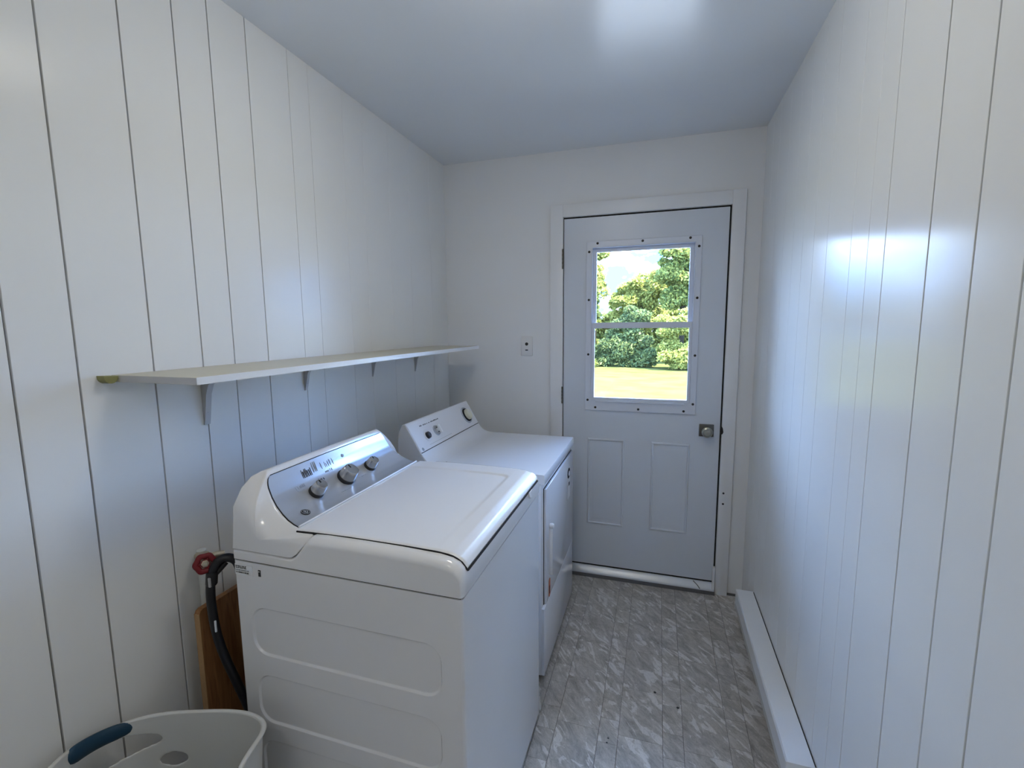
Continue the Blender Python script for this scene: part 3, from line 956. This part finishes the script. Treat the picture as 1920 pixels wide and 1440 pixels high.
flatring(bm, c - d * .0055, .0012, .0020, 3, 7.5, 8)
obj('badge_script', bm, 'print_white', badge)
p, n_ = face_pt(.87, -1.420, .0022)
bm = bmesh.new(); lathe(bm, p, n_, [(.0058, -.001), (.0058, .0008), (.0042, .001), (0, .001)], 20)
obj('round_mark', bm, 'print_grey', face)

# energy sticker and latch on the near side
st = obj('rating_sticker', nbox(.2175, .275, wy0 - .0006, wy0 + .0002, .858, .8875), 'print_white', wa)
r_ = random.Random(4)
bm = bmesh.new(); xx = .2205
while xx < .253:
    w_ = r_.choice((.0012, .0018)); box(bm, xx, xx + w_, wy0 - .0010, wy0 - .0005, .8765, .8765 + r_.choice((.007, .0075)))
    if r_.random() < .7: box(bm, xx, xx + .0042, wy0 - .0010, wy0 - .0005, .8825, .8837)
    if r_.random() < .5: box(bm, xx, xx + .0042, wy0 - .0010, wy0 - .0005, .8765, .8777)
    xx += .0044
obj('sticker_heading', bm, 'print_dark', st)
for zz in (.8695, .8635):
    bm = bmesh.new(); xx = .2205
    while xx < .262:
        box(bm, xx, xx + r_.choice((.0012, .002)), wy0 - .0010, wy0 - .0005, zz, zz + .0035)
        xx += .0029
    obj('sticker_line', bm, 'print_dark' if zz < .866 else 'print_grey', st)
bm = bmesh.new(); box(bm, .2935, .3015, wy0 - .0012, wy0 + .0005, .8625, .8805, bev=.001)
lt = obj('side_clip', bm, 'black_plastic', wa)
bm = bmesh.new(); lathe(bm, (.2975, wy0 - .0012, .8765), (0, -1, 0), [(.0022, 0), (.0018, .001)], 10); obj('clip_rivet', bm, 'chrome', lt)

# ================================================================== dryer
dx0, dx1, dy0, dy1 = 0.150, 0.8281, -0.9269, -0.2560
dz1 = .9057
dr = empty('clothes_dryer', ((dx0 + dx1) / 2, (dy0 + dy1) / 2, 0), 'white front-loading clothes dryer with cream dial between washer and door', 'dryer')
obj('body', nbox(dx0, dx1 - .001, dy0 + .002, dy1 - .002, .030, .864, bev=.004), 'dryer_enamel', dr, smooth=40)
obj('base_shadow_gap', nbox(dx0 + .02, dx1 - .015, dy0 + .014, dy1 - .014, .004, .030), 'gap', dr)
for fx in (dx0 + .05, dx1 - .05):
    for fy in (dy0 + .05, dy1 - .05):
        bm = bmesh.new(); lathe(bm, (fx, fy, 0), (0, 0, 1), [(.02, 0), (.02, .008), (.011, .01), (.011, .030)], 14)
        obj('foot', bm, 'black_plastic', dr)
obj('seam_gap', nbox(dx0 + .004, dx1 - .004, dy0 + .004, dy1 - .004, .8638, .8662), 'gap', dr)
top_prof = [(.185, .866), (.8405, .866), (.8415, .868), (.8415, .900), (.8395, .9045), (.834, .9057), (.40, .9057), (.372, .9066), (.350, .9100), (.332, .9165), (.318, .9255), (.307, .9370), (.2985, .9505), (.2975, .9530),
            (.2965, .9545), (.2270, 1.0720), (.2235, 1.0765), (.2185, 1.0780), (.2080, 1.0745), (.1930, 1.0440), (.186, 1.00)]
bm = bmesh.new(); prism(bm, top_prof, 'y', dy0, dy1)
obj('top_panel', bm, 'dryer_enamel', dr, smooth=32)
# grey end caps of the console
cap_prof = [(.186, .868), (.330, .868), (.345, .885), (.335, .905), (.312, .926), (.294, .9525), (.2235, 1.071), (.2165, 1.0755), (.2075, 1.072), (.1935, 1.043), (.1865, 1.00)]
for ya, yb in ((dy0 - .0035, dy0 + .0002), (dy1 - .0002, dy1 + .0035)):
    bm = bmesh.new(); prism(bm, cap_prof, 'y', ya, yb)
    obj('end_cap', bm, 'dryer_cap', dr)
dn = Vector((.1175, 0, .0695)).normalized()
def dface(y, t, off=0.0):
    return Vector((.2965 + (.2270 - .2965) * t, y, .9545 + (1.0720 - .9545) * t)) + dn * off
du = Vector((-.0695, 0, .1175)).normalized()
def dquad(bm, y0, y1, t0, t1, off, th):
    a = [dface(y0, t0, off), dface(y1, t0, off), dface(y1, t1, off), dface(y0, t1, off)]
    A = [bm.verts.new(p_) for p_ in a]; B = [bm.verts.new(p_ + dn * th) for p_ in a]
    bm.faces.new(A[::-1]); bm.faces.new(B)
    for i in range(4): bm.faces.new((A[i], A[(i + 1) % 4], B[(i + 1) % 4], B[i]))
    return bm
df = obj('console_panel', dquad(bmesh.new(), dy0 + .003, dy1 - .003, .015, .985, .0002, .0012), 'print_white', dr)
df.data.materials[0] = M['dryer_enamel']
obj('panel_seam', dquad(bmesh.new(), dy0 + .002, dy1 - .002, -.012, .012, .0001, .0009), 'gap', dr)
# timer dial
p_ = dface(-.351, .50, .0014)
bm = bmesh.new(); lathe(bm, p_, dn, [(.047, 0), (.046, .004), (.041, .005), (.040, .003)], 40); dial = obj('timer_dial', bm, 'bezel', dr, smooth=35)
bm = bmesh.new(); lathe(bm, p_, dn, [(.038, .002), (.038, .006), (.034, .010), (.031, .010)], 40); obj('dial_skirt', bm, 'print_dark', dial, smooth=35)
bm = bmesh.new(); lathe(bm, p_, dn, [(.031, .006), (.030, .018), (.026, .024), (.020, .025), (0, .0245)], 40); obj('dial_cap', bm, 'cream', dial, smooth=35)
bm = bmesh.new(); dquad(bm, -.353, -.349, .52, .72, .0255, .004); obj('dial_pointer', bm, 'print_white', dial)
# rocker selector
p_ = dface(-.718, .46, .0014)
bm = bmesh.new(); lathe(bm, p_, dn, [(.026, 0), (.0255, .003), (.022, .004), (.021, .002)], 32); sel = obj('selector_knob', bm, 'bezel', dr, smooth=35)
bm = bmesh.new(); lathe(bm, p_, dn, [(.020, .001), (.019, .014), (.016, .018), (0, .018)], 32); obj('selector_cap', bm, 'chrome', sel, smooth=35)
bm = bmesh.new(); dquad(bm, -.7235, -.7125, .31, .61, .0185, .010); obj('selector_ridge', bm, 'print_white', sel)
for t0 in (.36, .52):
    bm = bmesh.new(); dquad(bm, -.738, -.7245, t0, t0 + .035, .0186, .0008); obj('selector_mark', bm, 'print_dark', sel)
# start knob
p_ = dface(-.813, .43, .0014)
bm = bmesh.new(); lathe(bm, p_, dn, [(.0235, 0), (.023, .002), (.018, .003), (.0175, .001)], 32); stt = obj('start_knob', bm, 'print_white', dr, smooth=35)
bm = bmesh.new(); lathe(bm, p_, dn, [(.0165, .001), (.0155, .012), (.012, .015), (0, .0155)], 32); obj('start_cap', bm, 'black_plastic', stt, smooth=35)
bm = bmesh.new()
for i in range(24):
    a = 2 * PI * i / 24
    q0 = p_ + du * math.cos(a) * .0285 + Vector((0, math.sin(a) * .0285, 0))
    dq = .0009
    vv = [bm.verts.new(q0 + du * u_ * dq + Vector((0, v_ * dq, 0)) + dn * .0003) for u_, v_ in ((-1, -1), (1, -1), (1, 1), (-1, 1))]
    bm.faces.new(vv)
obj('start_scale', bm, 'print_grey', df)
r_ = random.Random(12)
bm = bmesh.new(); yy = -.835
while yy < -.655:
    w_ = r_.choice((.003, .005, .006))
    if r_.random() < .8: dquad(bm, yy, yy + w_, .80, .80 + r_.choice((.03, .045)), .0014, .0003)
    yy += w_ + .0025
obj('panel_lettering', bm, 'print_dark', df)
bm = bmesh.new(); yy = -.83
while yy < -.60:
    dquad(bm, yy, yy + .004, .115, .13, .0014, .0003); yy += .009
obj('panel_lettering', bm, 'print_grey', df)
bm = bmesh.new(); lathe(bm, dface(-.900, .09, .0014), dn, [(.008, 0), (.008, .0006), (.0055, .0006), (.005, .0002)], 20); obj('maker_mark', bm, 'print_grey', df)
bm = bmesh.new(); lathe(bm, (.383, -.862, .9056), (0, 0, 1), [(.004, 0), (.003, .0012)], 12); obj('top_speck', bm, 'black_plastic', dr)
# front door
fx = dx1
bm = bmesh.new(); box(bm, fx - .002, fx + .011, -.886, dy1 - .003, .330, .834, bev=.004)
ddoor = obj('front_door', bm, 'dryer_enamel', dr, smooth=40)
obj('door_gap', nbox(fx - .0015, fx + .0012, -.8892, dy1 - .0015, .327, .8365), 'gap', dr)
bm = bmesh.new(); box(bm, fx - .002, fx + .011, -.922, dy1 - .003, .030, .3296, bev=.0012)
obj('lower_panel', bm, 'dryer_enamel', dr, smooth=40)
bm = bmesh.new(); box(bm, fx + .010, fx + .026, -.833, -.825, .435, .655, bev=.0035)
hd = obj('handle', bm, 'appliance_plastic', ddoor, smooth=40)
obj('handle_shade', nbox(fx + .0105, fx + .0118, -.822, -.806, .44, .65), 'print_grey', ddoor)  # flat grey strip painting the shade beside the handle bar
bm = bmesh.new(); lathe(bm, (fx + .018, -.8285, .655), (1, 0, 0), [(.010, -.006), (.012, .004), (.009, .012), (0, .014)], 18); obj('handle_end', bm, 'print_white', hd, smooth=40)
bm = bmesh.new(); prism(bm, rrect(-.842, -.815, .335, .418, .0125, 6), 'x', fx + .0108, fx + .0122); osk = obj('warning_sticker', bm, 'orange', ddoor)
obj('sticker_print', nbox(fx + .0121, fx + .0126, -.834, -.823, .350, .385), 'print_dark', osk)
lb = obj('front_label', nbox(fx + .0108, fx + .0116, -.435, -.345, .615, .775), 'dryer_enamel', ddoor)
bm = bmesh.new()
e = [(-.388 + .034 * math.cos(2 * PI * k / 24), .748 + .027 * math.sin(2 * PI * k / 24)) for k in range(24)]
prism(bm, e, 'x', fx + .0115, fx + .0122); obj('label_oval', bm, 'print_dark', lb)
bm = bmesh.new()
e = [(-.380 + .016 * math.cos(2 * PI * k / 20), .745 + .013 * math.sin(2 * PI * k / 20)) for k in range(20)]
prism(bm, e, 'x', fx + .0121, fx + .0127); obj('label_emblem', bm, 'print_white', lb)
obj('label_square', nbox(fx + .0115, fx + .0122, -.388, -.362, .680, .698), 'print_dark', lb)
obj('label_square', nbox(fx + .0115, fx + .0122, -.432, -.426, .618, .700), 'print_grey', lb)

# ================================================================== things behind the washer
wv = empty('water_valve', (.05, -1.775, .80), 'red handwheel water valve on the left wall behind the washer', 'valve')
ax = Vector((.78, -.58, .25)).normalized()
hc = Vector((.105, -1.788, .866))
bm = bmesh.new()
u, v, a = frame_of(ax)
R_, r_t = .0205, .0075
rings = []
for i in range(36):
    t = 2 * PI * i / 36
    rr = R_ * (1 + .07 * math.cos(6 * t))
    c = hc + (u * math.cos(t) + v * math.sin(t)) * rr
    o_ = (u * math.cos(t) + v * math.sin(t))
    rings.append([c + (o_ * math.cos(2 * PI * k / 10) * r_t + a * math.sin(2 * PI * k / 10) * r_t * .75) for k in range(10)])
rings.append(rings[0])
loft(bm, rings, cap=False)
for k in range(3):
    t = 2 * PI * k / 3
    o_ = (u * math.cos(t) + v * math.sin(t))
    tube(bm, [hc - a * .002 + o_ * .004, hc - a * .002 + o_ * R_], .004, 8)
lathe(bm, hc - a * .004, a, [(.0105, -.003), (.0115, .002), (.0105, .006)], 18)
bmesh.ops.remove_doubles(bm, verts=bm.verts, dist=1e-5)
obj('handwheel', bm, 'red', wv, smooth=50)
bm = bmesh.new(); lathe(bm, hc - a * .002, a, [(.0095, 0), (.0095, .006), (.006, .007), (.0055, .010), (0, .010)], 6); obj('wheel_nut', bm, 'brass', wv)
bm = bmesh.new(); tube(bm, [hc - a * .003, hc - a * .02, hc - a * .036], .006, 12); obj('stem', bm, 'brass', wv, smooth=50)
vb = hc - a * .040
bm = bmesh.new(); lathe(bm, vb + Vector((0, 0, -.024)), (0, 0, 1), [(.012, 0), (.0165, .006), (.0165, .040), (.012, .048)], 18); 
lathe(bm, vb, Vector((-.9, .35, 0)), [(.011, 0), (.011, .05)], 14)
obj('valve_body', bm, 'brass', wv, smooth=40)
bm = bmesh.new(); tube(bm, [vb + Vector((0, .0, .006)), vb + Vector((.018, .020, .012)), vb + Vector((.032, .036, .010))], .009, 12)
obj('outlet', bm, 'brass', wv, smooth=50)
bm = bmesh.new(); tube(bm, [(.026, -1.735, .868), (.026, -1.735, .75), (.026, -1.735, .45), (.026, -1.735, .003)], .0125, 12)
obj('supply_pipe', bm, 'pvc', wv, smooth=50)

# hose: leaves the valve, hooks over and hangs down behind the washer
hp = [(.168, -1.738, .835), (.163, -1.745, .862), (.148, -1.757, .874), (.130, -1.772, .866), (.118, -1.782, .835), (.113, -1.786, .79), (.111, -1.785, .73), (.116, -1.782, .66), (.130, -1.776, .59), (.152, -1.768, .52), (.178, -1.760, .44), (.190, -1.745, .34), (.185, -1.70, .22)]
bm = bmesh.new(); tube(bm, hp, .0115, 16)
hs = empty('fill_hose', (.15, -1.76, .2), 'black rubber fill hose hanging between the wall and the washer', 'hose')
obj('hose', bm, 'rubber', hs, smooth=60)
bm = bmesh.new(); lathe(bm, (.1185, -1.7815, .838), (-.10, -.07, -.99), [(.0125, -.004), (.0145, 0), (.0145, .030), (.0125, .034)], 18)
obj('coupling', bm, 'black_plastic', hs, smooth=40)
bm = bmesh.new(); box(bm, .1225, .1295, -1.7990, -1.7945, .806, .832, bev=.001); obj('coupling_mark', bm, 'rubber_band', hs)
bm = bmesh.new(); box(bm, .1225, .1270, -1.7925, -1.7880, .672, .705, bev=.001); obj('hose_label', bm, 'print_white', hs)
bm = bmesh.new(); tube(bm, [(.1205, -1.775, .832), (.128, -1.762, .845), (.133, -1.75, .856)], .0085, 12); obj('elbow', bm, 'black_plastic', hs, smooth=50)
bm = bmesh.new(); tube(bm, [(.172, -1.70, .86), (.172, -1.70, .80), (.176, -1.70, .70), (.185, -1.69, .50), (.19, -1.68, .35)], .0115, 14)
tag(obj('drain_hose', bm, 'rubber', smooth=60), 'dark drain hose hanging deeper behind the washer', 'hose')

bm = bmesh.new()
prism(bm, [(-1.791, 0.0), (-1.791, .713), (-1.787, .720), (-1.779, .7235), (-1.20, .7235), (-1.20, 0.0)], 'x', .052, .070)
bd = empty('wooden_board', (.06, -1.5, 0), 'brown wooden board standing upright between the wall and the washer', 'board')
obj('panel', bm, 'wood', bd)
obj('edge_strip', nbox(.0515, .0705, -1.7925, -1.7909, 0.0, .712), 'wood_edge', bd)

# ================================================================== laundry basket
def build_basket():
    bm = bmesh.new()
    cx, cy = .243, -2.056
    NZ, NA = 26, 120
    ztop, zbot = .542, .0
    rot_ = math.radians(19)
    def rad(z, ang, off, local=False):
        t = (z - zbot) / (ztop - zbot)
        a_ = .158 + .042 * t + off        # half width
        b_ = .128 + .037 * t + off        # half length
        e_ = 3.2
        c, s = math.cos(ang), math.sin(ang)
        r = (abs(c / a_) ** e_ + abs(s / b_) ** e_) ** (-1 / e_)
        lx, ly = r * c, r * s
        if local: return lx, ly
        return cx + lx * math.cos(rot_) - ly * math.sin(rot_), cy + lx * math.sin(rot_) + ly * math.cos(rot_)
    return cx, cy, rad
cx, cy, rad = build_basket()
bk = empty('laundry_basket', (cx, cy, 0), 'white plastic laundry basket with a dark blue grip in the corner', 'basket')
BT = .542
def arch(bm):
    rr = math.radians(19)
    for v in bm.verts:
        dx, dy = v.co.x - cx, v.co.y - cy
        lx, ly = dx * math.cos(rr) + dy * math.sin(rr), -dx * math.sin(rr) + dy * math.cos(rr)
        w_ = smooth01((abs(lx) - .06) / .13) * (1 - smooth01(abs(ly) / .17))
        v.co.z += .034 * w_ * (v.co.z / BT) ** 2
    return bm
def basket_mesh():
    bm = bmesh.new()
    NA, NZ = 320, 150
    th = .0035
    zs_ = [BT * k / NZ for k in range(NZ + 1)]
    vents = []
    for zc in (.428, .28, .15):
        for side in range(4):
            for off in (((-.068,) if zc > .4 else (-.05, .07)) if side == 1 else (-.06, .06)):
                vents.append((side, off - (.06 if zc < .4 else 0), zc))
    def is_hole(ang, z):
        nx, ny = rad(z, ang, 0, True)
        for sx, yc in ((-1, .082), (1, -.075)):
            if nx * sx > .04:
                qy = (ny - yc) / .074; qz = (z - .486) / .027
                if abs(qy) ** 2.4 + abs(qz) ** 2.4 < 1: return True
        for side, off, zc in vents:
            if side == 0 and nx > .12: q = ny - off
            elif side == 1 and ny > .09: q = nx - off
            elif side == 2 and nx < -.12: q = ny - off
            elif side == 3 and ny < -.09: q = nx - off
            else: continue
            if (q / .031) ** 2 + ((z - zc) / .0150) ** 2 < 1: return True
        return False
    O, I = {}, {}
    def vo(a, k, d, off):
        key = (a % NA, k)
        if key not in d:
            x_, y_ = rad(zs_[k], 2 * PI * (a % NA) / NA, off)
            d[key] = bm.verts.new((x_, y_, zs_[k] + (.0 if off else 0)))
        return d[key]
    H_ = [[is_hole(2 * PI * (a + .5) / NA, (zs_[k] + zs_[k + 1]) / 2) for k in range(NZ)] for a in range(NA)]
    for a in range(NA):
        for k in range(NZ):
            if H_[a][k]: continue
            bm.faces.new((vo(a, k, O, 0), vo(a + 1, k, O, 0), vo(a + 1, k + 1, O, 0), vo(a, k + 1, O, 0)))
            bm.faces.new((vo(a, k, I, -th), vo(a, k + 1, I, -th), vo(a + 1, k + 1, I, -th), vo(a + 1, k, I, -th)))
            for (da, dk, p0, p1) in ((-1, 0, (a, k), (a, k + 1)), (1, 0, (a + 1, k), (a + 1, k + 1)), (0, -1, (a, k), (a + 1, k)), (0, 1, (a, k + 1), (a + 1, k + 1))):
                aa, kk = (a + da) % NA, k + dk
                edge = kk >= NZ or (0 <= kk and H_[aa][kk])
                if edge:
                    bm.faces.new((vo(*p0, O, 0), vo(*p1, O, 0), vo(*p1, I, -th), vo(*p0, I, -th)))
    # floor of the basket
    base = [bm.verts.new((*rad(0, 2 * PI * a / NA, 0), 0.0)) for a in range(NA)]
    base2 = [bm.verts.new((*rad(0, 2 * PI * a / NA, 0), 0.004)) for a in range(NA)]
    bm.faces.new(base[::-1]); bm.faces.new(base2)
    bmesh.ops.smooth_vert
    return bm
bm = basket_mesh()
# soften the stair-steps at the hole borders
bv = [v for v in bm.verts if .02 < v.co.z < BT - .008]
for _ in range(10):
    bmesh.ops.smooth_vert(bm, verts=[v for v in bv if any(abs(e.calc_face_angle(0)) > .7 for e in v.link_edges if len(e.link_faces) == 2)], factor=.45, use_axis_x=True, use_axis_y=True, use_axis_z=True)
obj('shell', arch(bm), 'basket', bk, smooth=50)
# rolled rim
bm = bmesh.new()
rings = []
NA = 160
for a in range(NA + 1):
    ang = 2 * PI * a / NA
    x_, y_ = rad(BT, ang, .002)
    n_ = Vector((x_ - cx, y_ - cy, 0)).normalized()
    rings.append([Vector((x_, y_, BT)) + n_ * (.0055 * math.cos(2 * PI * k / 10)) + Vector((0, 0, .0035 * math.sin(2 * PI * k / 10))) for k in range(10)])
loft(bm, rings, cap=False)
bmesh.ops.remove_doubles(bm, verts=bm.verts, dist=1e-5)
obj('rim', arch(bm), 'basket', bk, smooth=60)
# blue grip over the handle slot
def grip(sgn, yc):
    bm = bmesh.new()
    rings = []
    n = 26
    for i in range(n + 1):
        t = -1 + 2 * i / n
        yy = yc + .060 * t
        best = min((abs(rad(BT, 2 * PI * a / 1440, 0, True)[1] - yy), a) for a in range(1440) if rad(BT, 2 * PI * a / 1440, 0, True)[0] * sgn > .05)[1]
        x_, y_ = rad(BT, 2 * PI * best / 1440, -.001)
        x2, y2 = rad(BT, 2 * PI * best / 1440, .01)
        n_ = Vector((x2 - x_, y2 - y_, 0)).normalized()
        sc = math.sqrt(max(0.02, 1 - abs(t) ** 8))
        c = Vector((x_, y_, .5290))
        rings.append([c + n_ * (.0105 * sc * math.cos(2 * PI * k / 14)) + Vector((0, 0, .0190 * sc * math.sin(2 * PI * k / 14))) for k in range(14)])
    loft(bm, rings)
    return tag(obj('grip', arch(bm), 'grip', bk, smooth=60), 'dark blue soft handle grip')
grip(-1, .082)
grip(1, -.075)

# ================================================================== ceiling lamps (both out of view, the rear one an added fill light)
def ceiling_lamp(x_, y_, r, strength, label, color):
    L_ = empty('ceiling_lamp', (x_, y_, H), label, 'lamp')
    bm = bmesh.new(); lathe(bm, (x_, y_, H - .0005), (0, 0, -1), [(r * 1.05, 0), (r * 1.05, .018), (r * .97, .022)], 40)
    obj('lamp_base', bm, 'lamp_base', L_, smooth=40)
    bm = bmesh.new(); lathe(bm, (x_, y_, H - .02), (0, 0, -1), [(r * math.cos(a), .075 * math.sin(a)) for a in [PI / 2 * k / 8 for k in range(9)]], 40)
    obj('lamp_dome', bm, emit_mat('lamp_glass_' + label.split()[0], color, strength), L_, smooth=60)
ceiling_lamp(0.92, -1.58, .16, LAMP_FRONT, 'small glass dome ceiling lamp above the viewpoint', (1.0, .95, .85))
ceiling_lamp(.87, -3.15, .20, LAMP_REAR_FILL, 'large dome lamp added as unseen fill behind the viewpoint', (1.0, .965, .89))  # fill lamp added out of view to lift the near faces

# ================================================================== outdoors
GZ = -0.40
bm = bmesh.new()
def ground_h(x_, y_):
    return GZ + .05 * math.sin(x_ * .31) * math.cos(y_ * .23)
xs_ = [-60 + 3 * k for k in range(41)]; ys_ = [.6 + 2.2 * k for k in range(46)]
gvv = [[bm.verts.new((x_, y_, GZ if y_ < 2 else ground_h(x_, y_))) for y_ in ys_] for x_ in xs_]
for i in range(len(xs_) - 1):
    for k in range(len(ys_) - 1):
        bm.faces.new((gvv[i][k], gvv[i + 1][k], gvv[i + 1][k + 1], gvv[i][k + 1]))
lawn = struct('lawn', bm, 'lawn', smooth=60)
tag(lawn, 'sunlit mown lawn outside the door window')
bm = bmesh.new(); prism(bm, [(2.0, 9.0), (5.5, 12.5), (8.5, 13.5), (9.0, 12.2), (6.2, 11.0), (3.2, 8.0)], 'z', GZ - .06, GZ + .06)
tag(obj('gravel_path', bm, 'gravel'), 'pale gravel path crossing the lawn', 'path', kind='structure')
tag(obj('bounce_patio', nbox(-4.0, 6.0, .55, 6.5, GZ - .1, GZ + .07, bev=.01), 'gravel'), 'pale unseen slab added outside the door to bounce daylight indoors', 'patio', kind='structure')  # unseen slab added as a reflector, sends daylight up to the ceiling
# house outside wall below the door so the lawn side is closed
struct('foundation', nbox(-.12, W + .12, .0, .14, GZ - .2, -.15), 'wall_plain')
def leaf_cloud(bm, c, rad_, n, size, rg, shell=.55):
    for _ in range(n):
        while True:
            d_ = Vector((rg.uniform(-1, 1), rg.uniform(-1, 1), rg.uniform(-1, 1)))
            if .05 < d_.length < 1: break
        d_ = d_.normalized() * (shell + (1 - shell) * rg.random())
        p_ = Vector((c[0] + d_.x * rad_[0], c[1] + d_.y * rad_[1], c[2] + d_.z * rad_[2]))
        if p_.z < GZ + .05: continue
        s_ = size * rg.uniform(.6, 1.4)
        a_ = Vector((rg.gauss(0, 1), rg.gauss(0, 1), rg.gauss(0, 1))).normalized()
        b_ = a_.cross(Vector((rg.gauss(0, 1), rg.gauss(0, 1), rg.gauss(0, 1)))).normalized()
        vv = [bm.verts.new(p_ + a_ * s_), bm.verts.new(p_ + b_ * s_ * .55), bm.verts.new(p_ - a_ * s_), bm.verts.new(p_ - b_ * s_ * .55)]
        bm.faces.new(vv)
def tree(name, loc, blobs, leaf, label, cat, trunk=None, n=1500, size=.11, seed=0, branches=True):
    rg = random.Random(seed)
    t = empty(name, (loc[0], loc[1], GZ), label, cat, 'trees and shrubs beyond the lawn')
    bm = bmesh.new()
    for (dx, dy, z, rx, ry, rz) in blobs:
        # every blob made of smaller leafy clumps
        k = max(8, int(rx * rz * 24))
        for _ in range(k):
            d_ = Vector((rg.gauss(0, 1), rg.gauss(0, 1), rg.gauss(0, 1))).normalized() * rg.uniform(.25, 1.05)
            cc = (loc[0] + dx + d_.x * rx, loc[1] + dy + d_.y * ry, GZ + z + d_.z * rz)
            q_ = rg.uniform(.22, .46)
            leaf_cloud(bm, cc, (q_ * 1.2, q_ * 1.2, q_ * .8), int(n / len(blobs) / k), size, rg)
    lo = bmesh.ops.recalc_face_normals
    o_ = obj('foliage', bm, leaf, t)
    if trunk:
        h_, r_ = trunk
        bm = bmesh.new()
        tube(bm, [(loc[0], loc[1], GZ - .05), (loc[0] + .05, loc[1], GZ + h_ * .4), (loc[0] - .04, loc[1] + .05, GZ + h_ * .75), (loc[0] + .02, loc[1], GZ + h_)], r_, 10)
        for (dx, dy, z, rx, ry, rz) in blobs:
            tube(bm, [(loc[0], loc[1], GZ + min(z * .6, h_ * .9)), (loc[0] + dx * .6, loc[1] + dy * .6, GZ + z * .85), (loc[0] + dx, loc[1] + dy, GZ + z)], r_ * .4, 6)
        obj('trunk', bm, 'bark', t, smooth=60)
    return t
tree('tall_tree', (-1.75, 20.6), [(.05, 0, 5.4, .45, .5, 1.1), (.15, 0, 4.0, .50, .5, .8), (-.4, .1, 6.4, .9, .7, 1.0), (-.6, .2, 4.6, .7, .6, .9)], 'leaf_yellow', 'slender yellow green tree at the left of the door window', 'tree', (6.2, .05), 12000, .085, 11)
tree('tall_tree', (2.30, 21.4), [(.2, 0, 6.4, 1.0, .7, .8), (-.45, -.1, 5.6, .8, .7, .6), (.6, 0, 5.6, .9, .7, .7), (.3, 0, 4.7, 1.2, .7, .6), (-.5, .1, 4.2, 1.0, .7, .6), (.8, 0, 4.0, .9, .7, .6), (.2, 0, 7.2, .8, .7, .7), (.2, 0, 3.4, 1.4, .6, .6)], 'leaf_mid', 'tall layered green tree at the right of the door window', 'tree', (6.6, .12), 40000, .095, 12)
tree('rust_tree', (4.9, 25.2), [(-.3, 0, 5.6, 1.0, .8, 1.2), (-.8, 0, 6.8, 1.0, .8, .8), (.6, 0, 4.0, 1.1, .8, .8)], 'leaf_rust', 'rust coloured tree showing behind the tall tree', 'tree', (6.2, .12), 14000, .10, 13)
tree('round_tree', (.40, 24.0), [(0, 0, 3.9, 1.1, .6, .6), (-.8, 0, 3.5, .8, .6, .8), (.9, 0, 4.1, 1.0, .6, .7), (0, 0, 2.6, 1.5, .6, .9), (-.9, 0, 2.2, .8, .6, .9)], 'leaf_yellow', 'rounded pale green tree at the centre of the tree line', 'tree', (3.4, .12), 30000, .095, 14)
tree('round_tree', (-3.3, 23.6), [(.3, 0, 3.5, .9, .8, .8), (.4, -.1, 2.5, .8, .8, .8), (-.8, 0, 4.0, 1.0, .8, .9)], 'leaf_dark', 'darker blue green tree low at the left of the tree line', 'tree', (3.2, .1), 18000, .10, 15)
tree('leafy_shrub', (2.15, 18.6), [(0, 0, .75, .95, .5, .8), (.8, .1, .7, .8, .5, .75), (-.4, .1, 1.8, .55, .4, .45), (.5, .1, 2.0, .7, .4, .5)], 'leaf_yellow', 'broad pale green shrub standing at the lawn edge', 'shrub', None, 26000, .062, 16)
tree('leafy_shrub', (.0, 19.6), [(.35, 0, .75, .95, .5, .9), (-.8, .1, .75, .9, .5, .9), (.2, .1, 2.1, .8, .4, .5)], 'leaf_dark', 'shaded dark green shrub left of the pale shrub', 'shrub', None, 24000, .07, 17)
tree('leafy_shrub', (-2.55, 18.9), [(.2, 0, .5, .7, .5, .7), (-.8, .2, .7, .7, .5, .8), (.3, 0, 1.6, .6, .4, .5)], 'leaf_mid', 'low green shrub under the slender tree', 'shrub', None, 14000, .07, 18)
tree('leafy_shrub', (5.3, 19.6), [(0, 0, 1.2, 1.0, .6, .9), (.2, .2, 2.2, 1.0, .6, .8)], 'leaf_mid', 'green shrub at the right end of the tree line', 'shrub', None, 8000, .09, 19)
tree('distant_tree', (-7.4, 24.0), [(0, 0, 3.2, 1.8, 1.2, 1.4), (1.2, 0, 2.0, 1.3, 1.0, 1.2), (-1.4, 0, 2.4, 1.6, 1.0, 1.2)], 'leaf_mid', 'wide green tree far left beyond the lawn', 'tree', (3.4, .14), 8000, .13, 20)
tree('distant_tree', (9.8, 23.0), [(0, 0, 3.4, 1.8, 1.2, 1.5), (-1.2, 0, 2.0, 1.5, 1.0, 1.2), (1.3, 0, 2.2, 1.5, 1.0, 1.2)], 'leaf_dark', 'wide dark tree far right beyond the lawn', 'tree', (3.6, .14), 8000, .13, 21)
tree('hedge', (.6, 29.0), [(-3.6, 0, 1.4, 1.7, .8, 1.9), (-1.3, 0, 1.5, 1.6, .8, 2.0), (1.0, 0, 1.4, 1.6, .8, 2.0), (3.4, 0, 1.5, 1.7, .8, 2.0)], 'leaf_mid', 'long dark hedge at the back of the tree line', 'hedge', None, 40000, .12, 22)
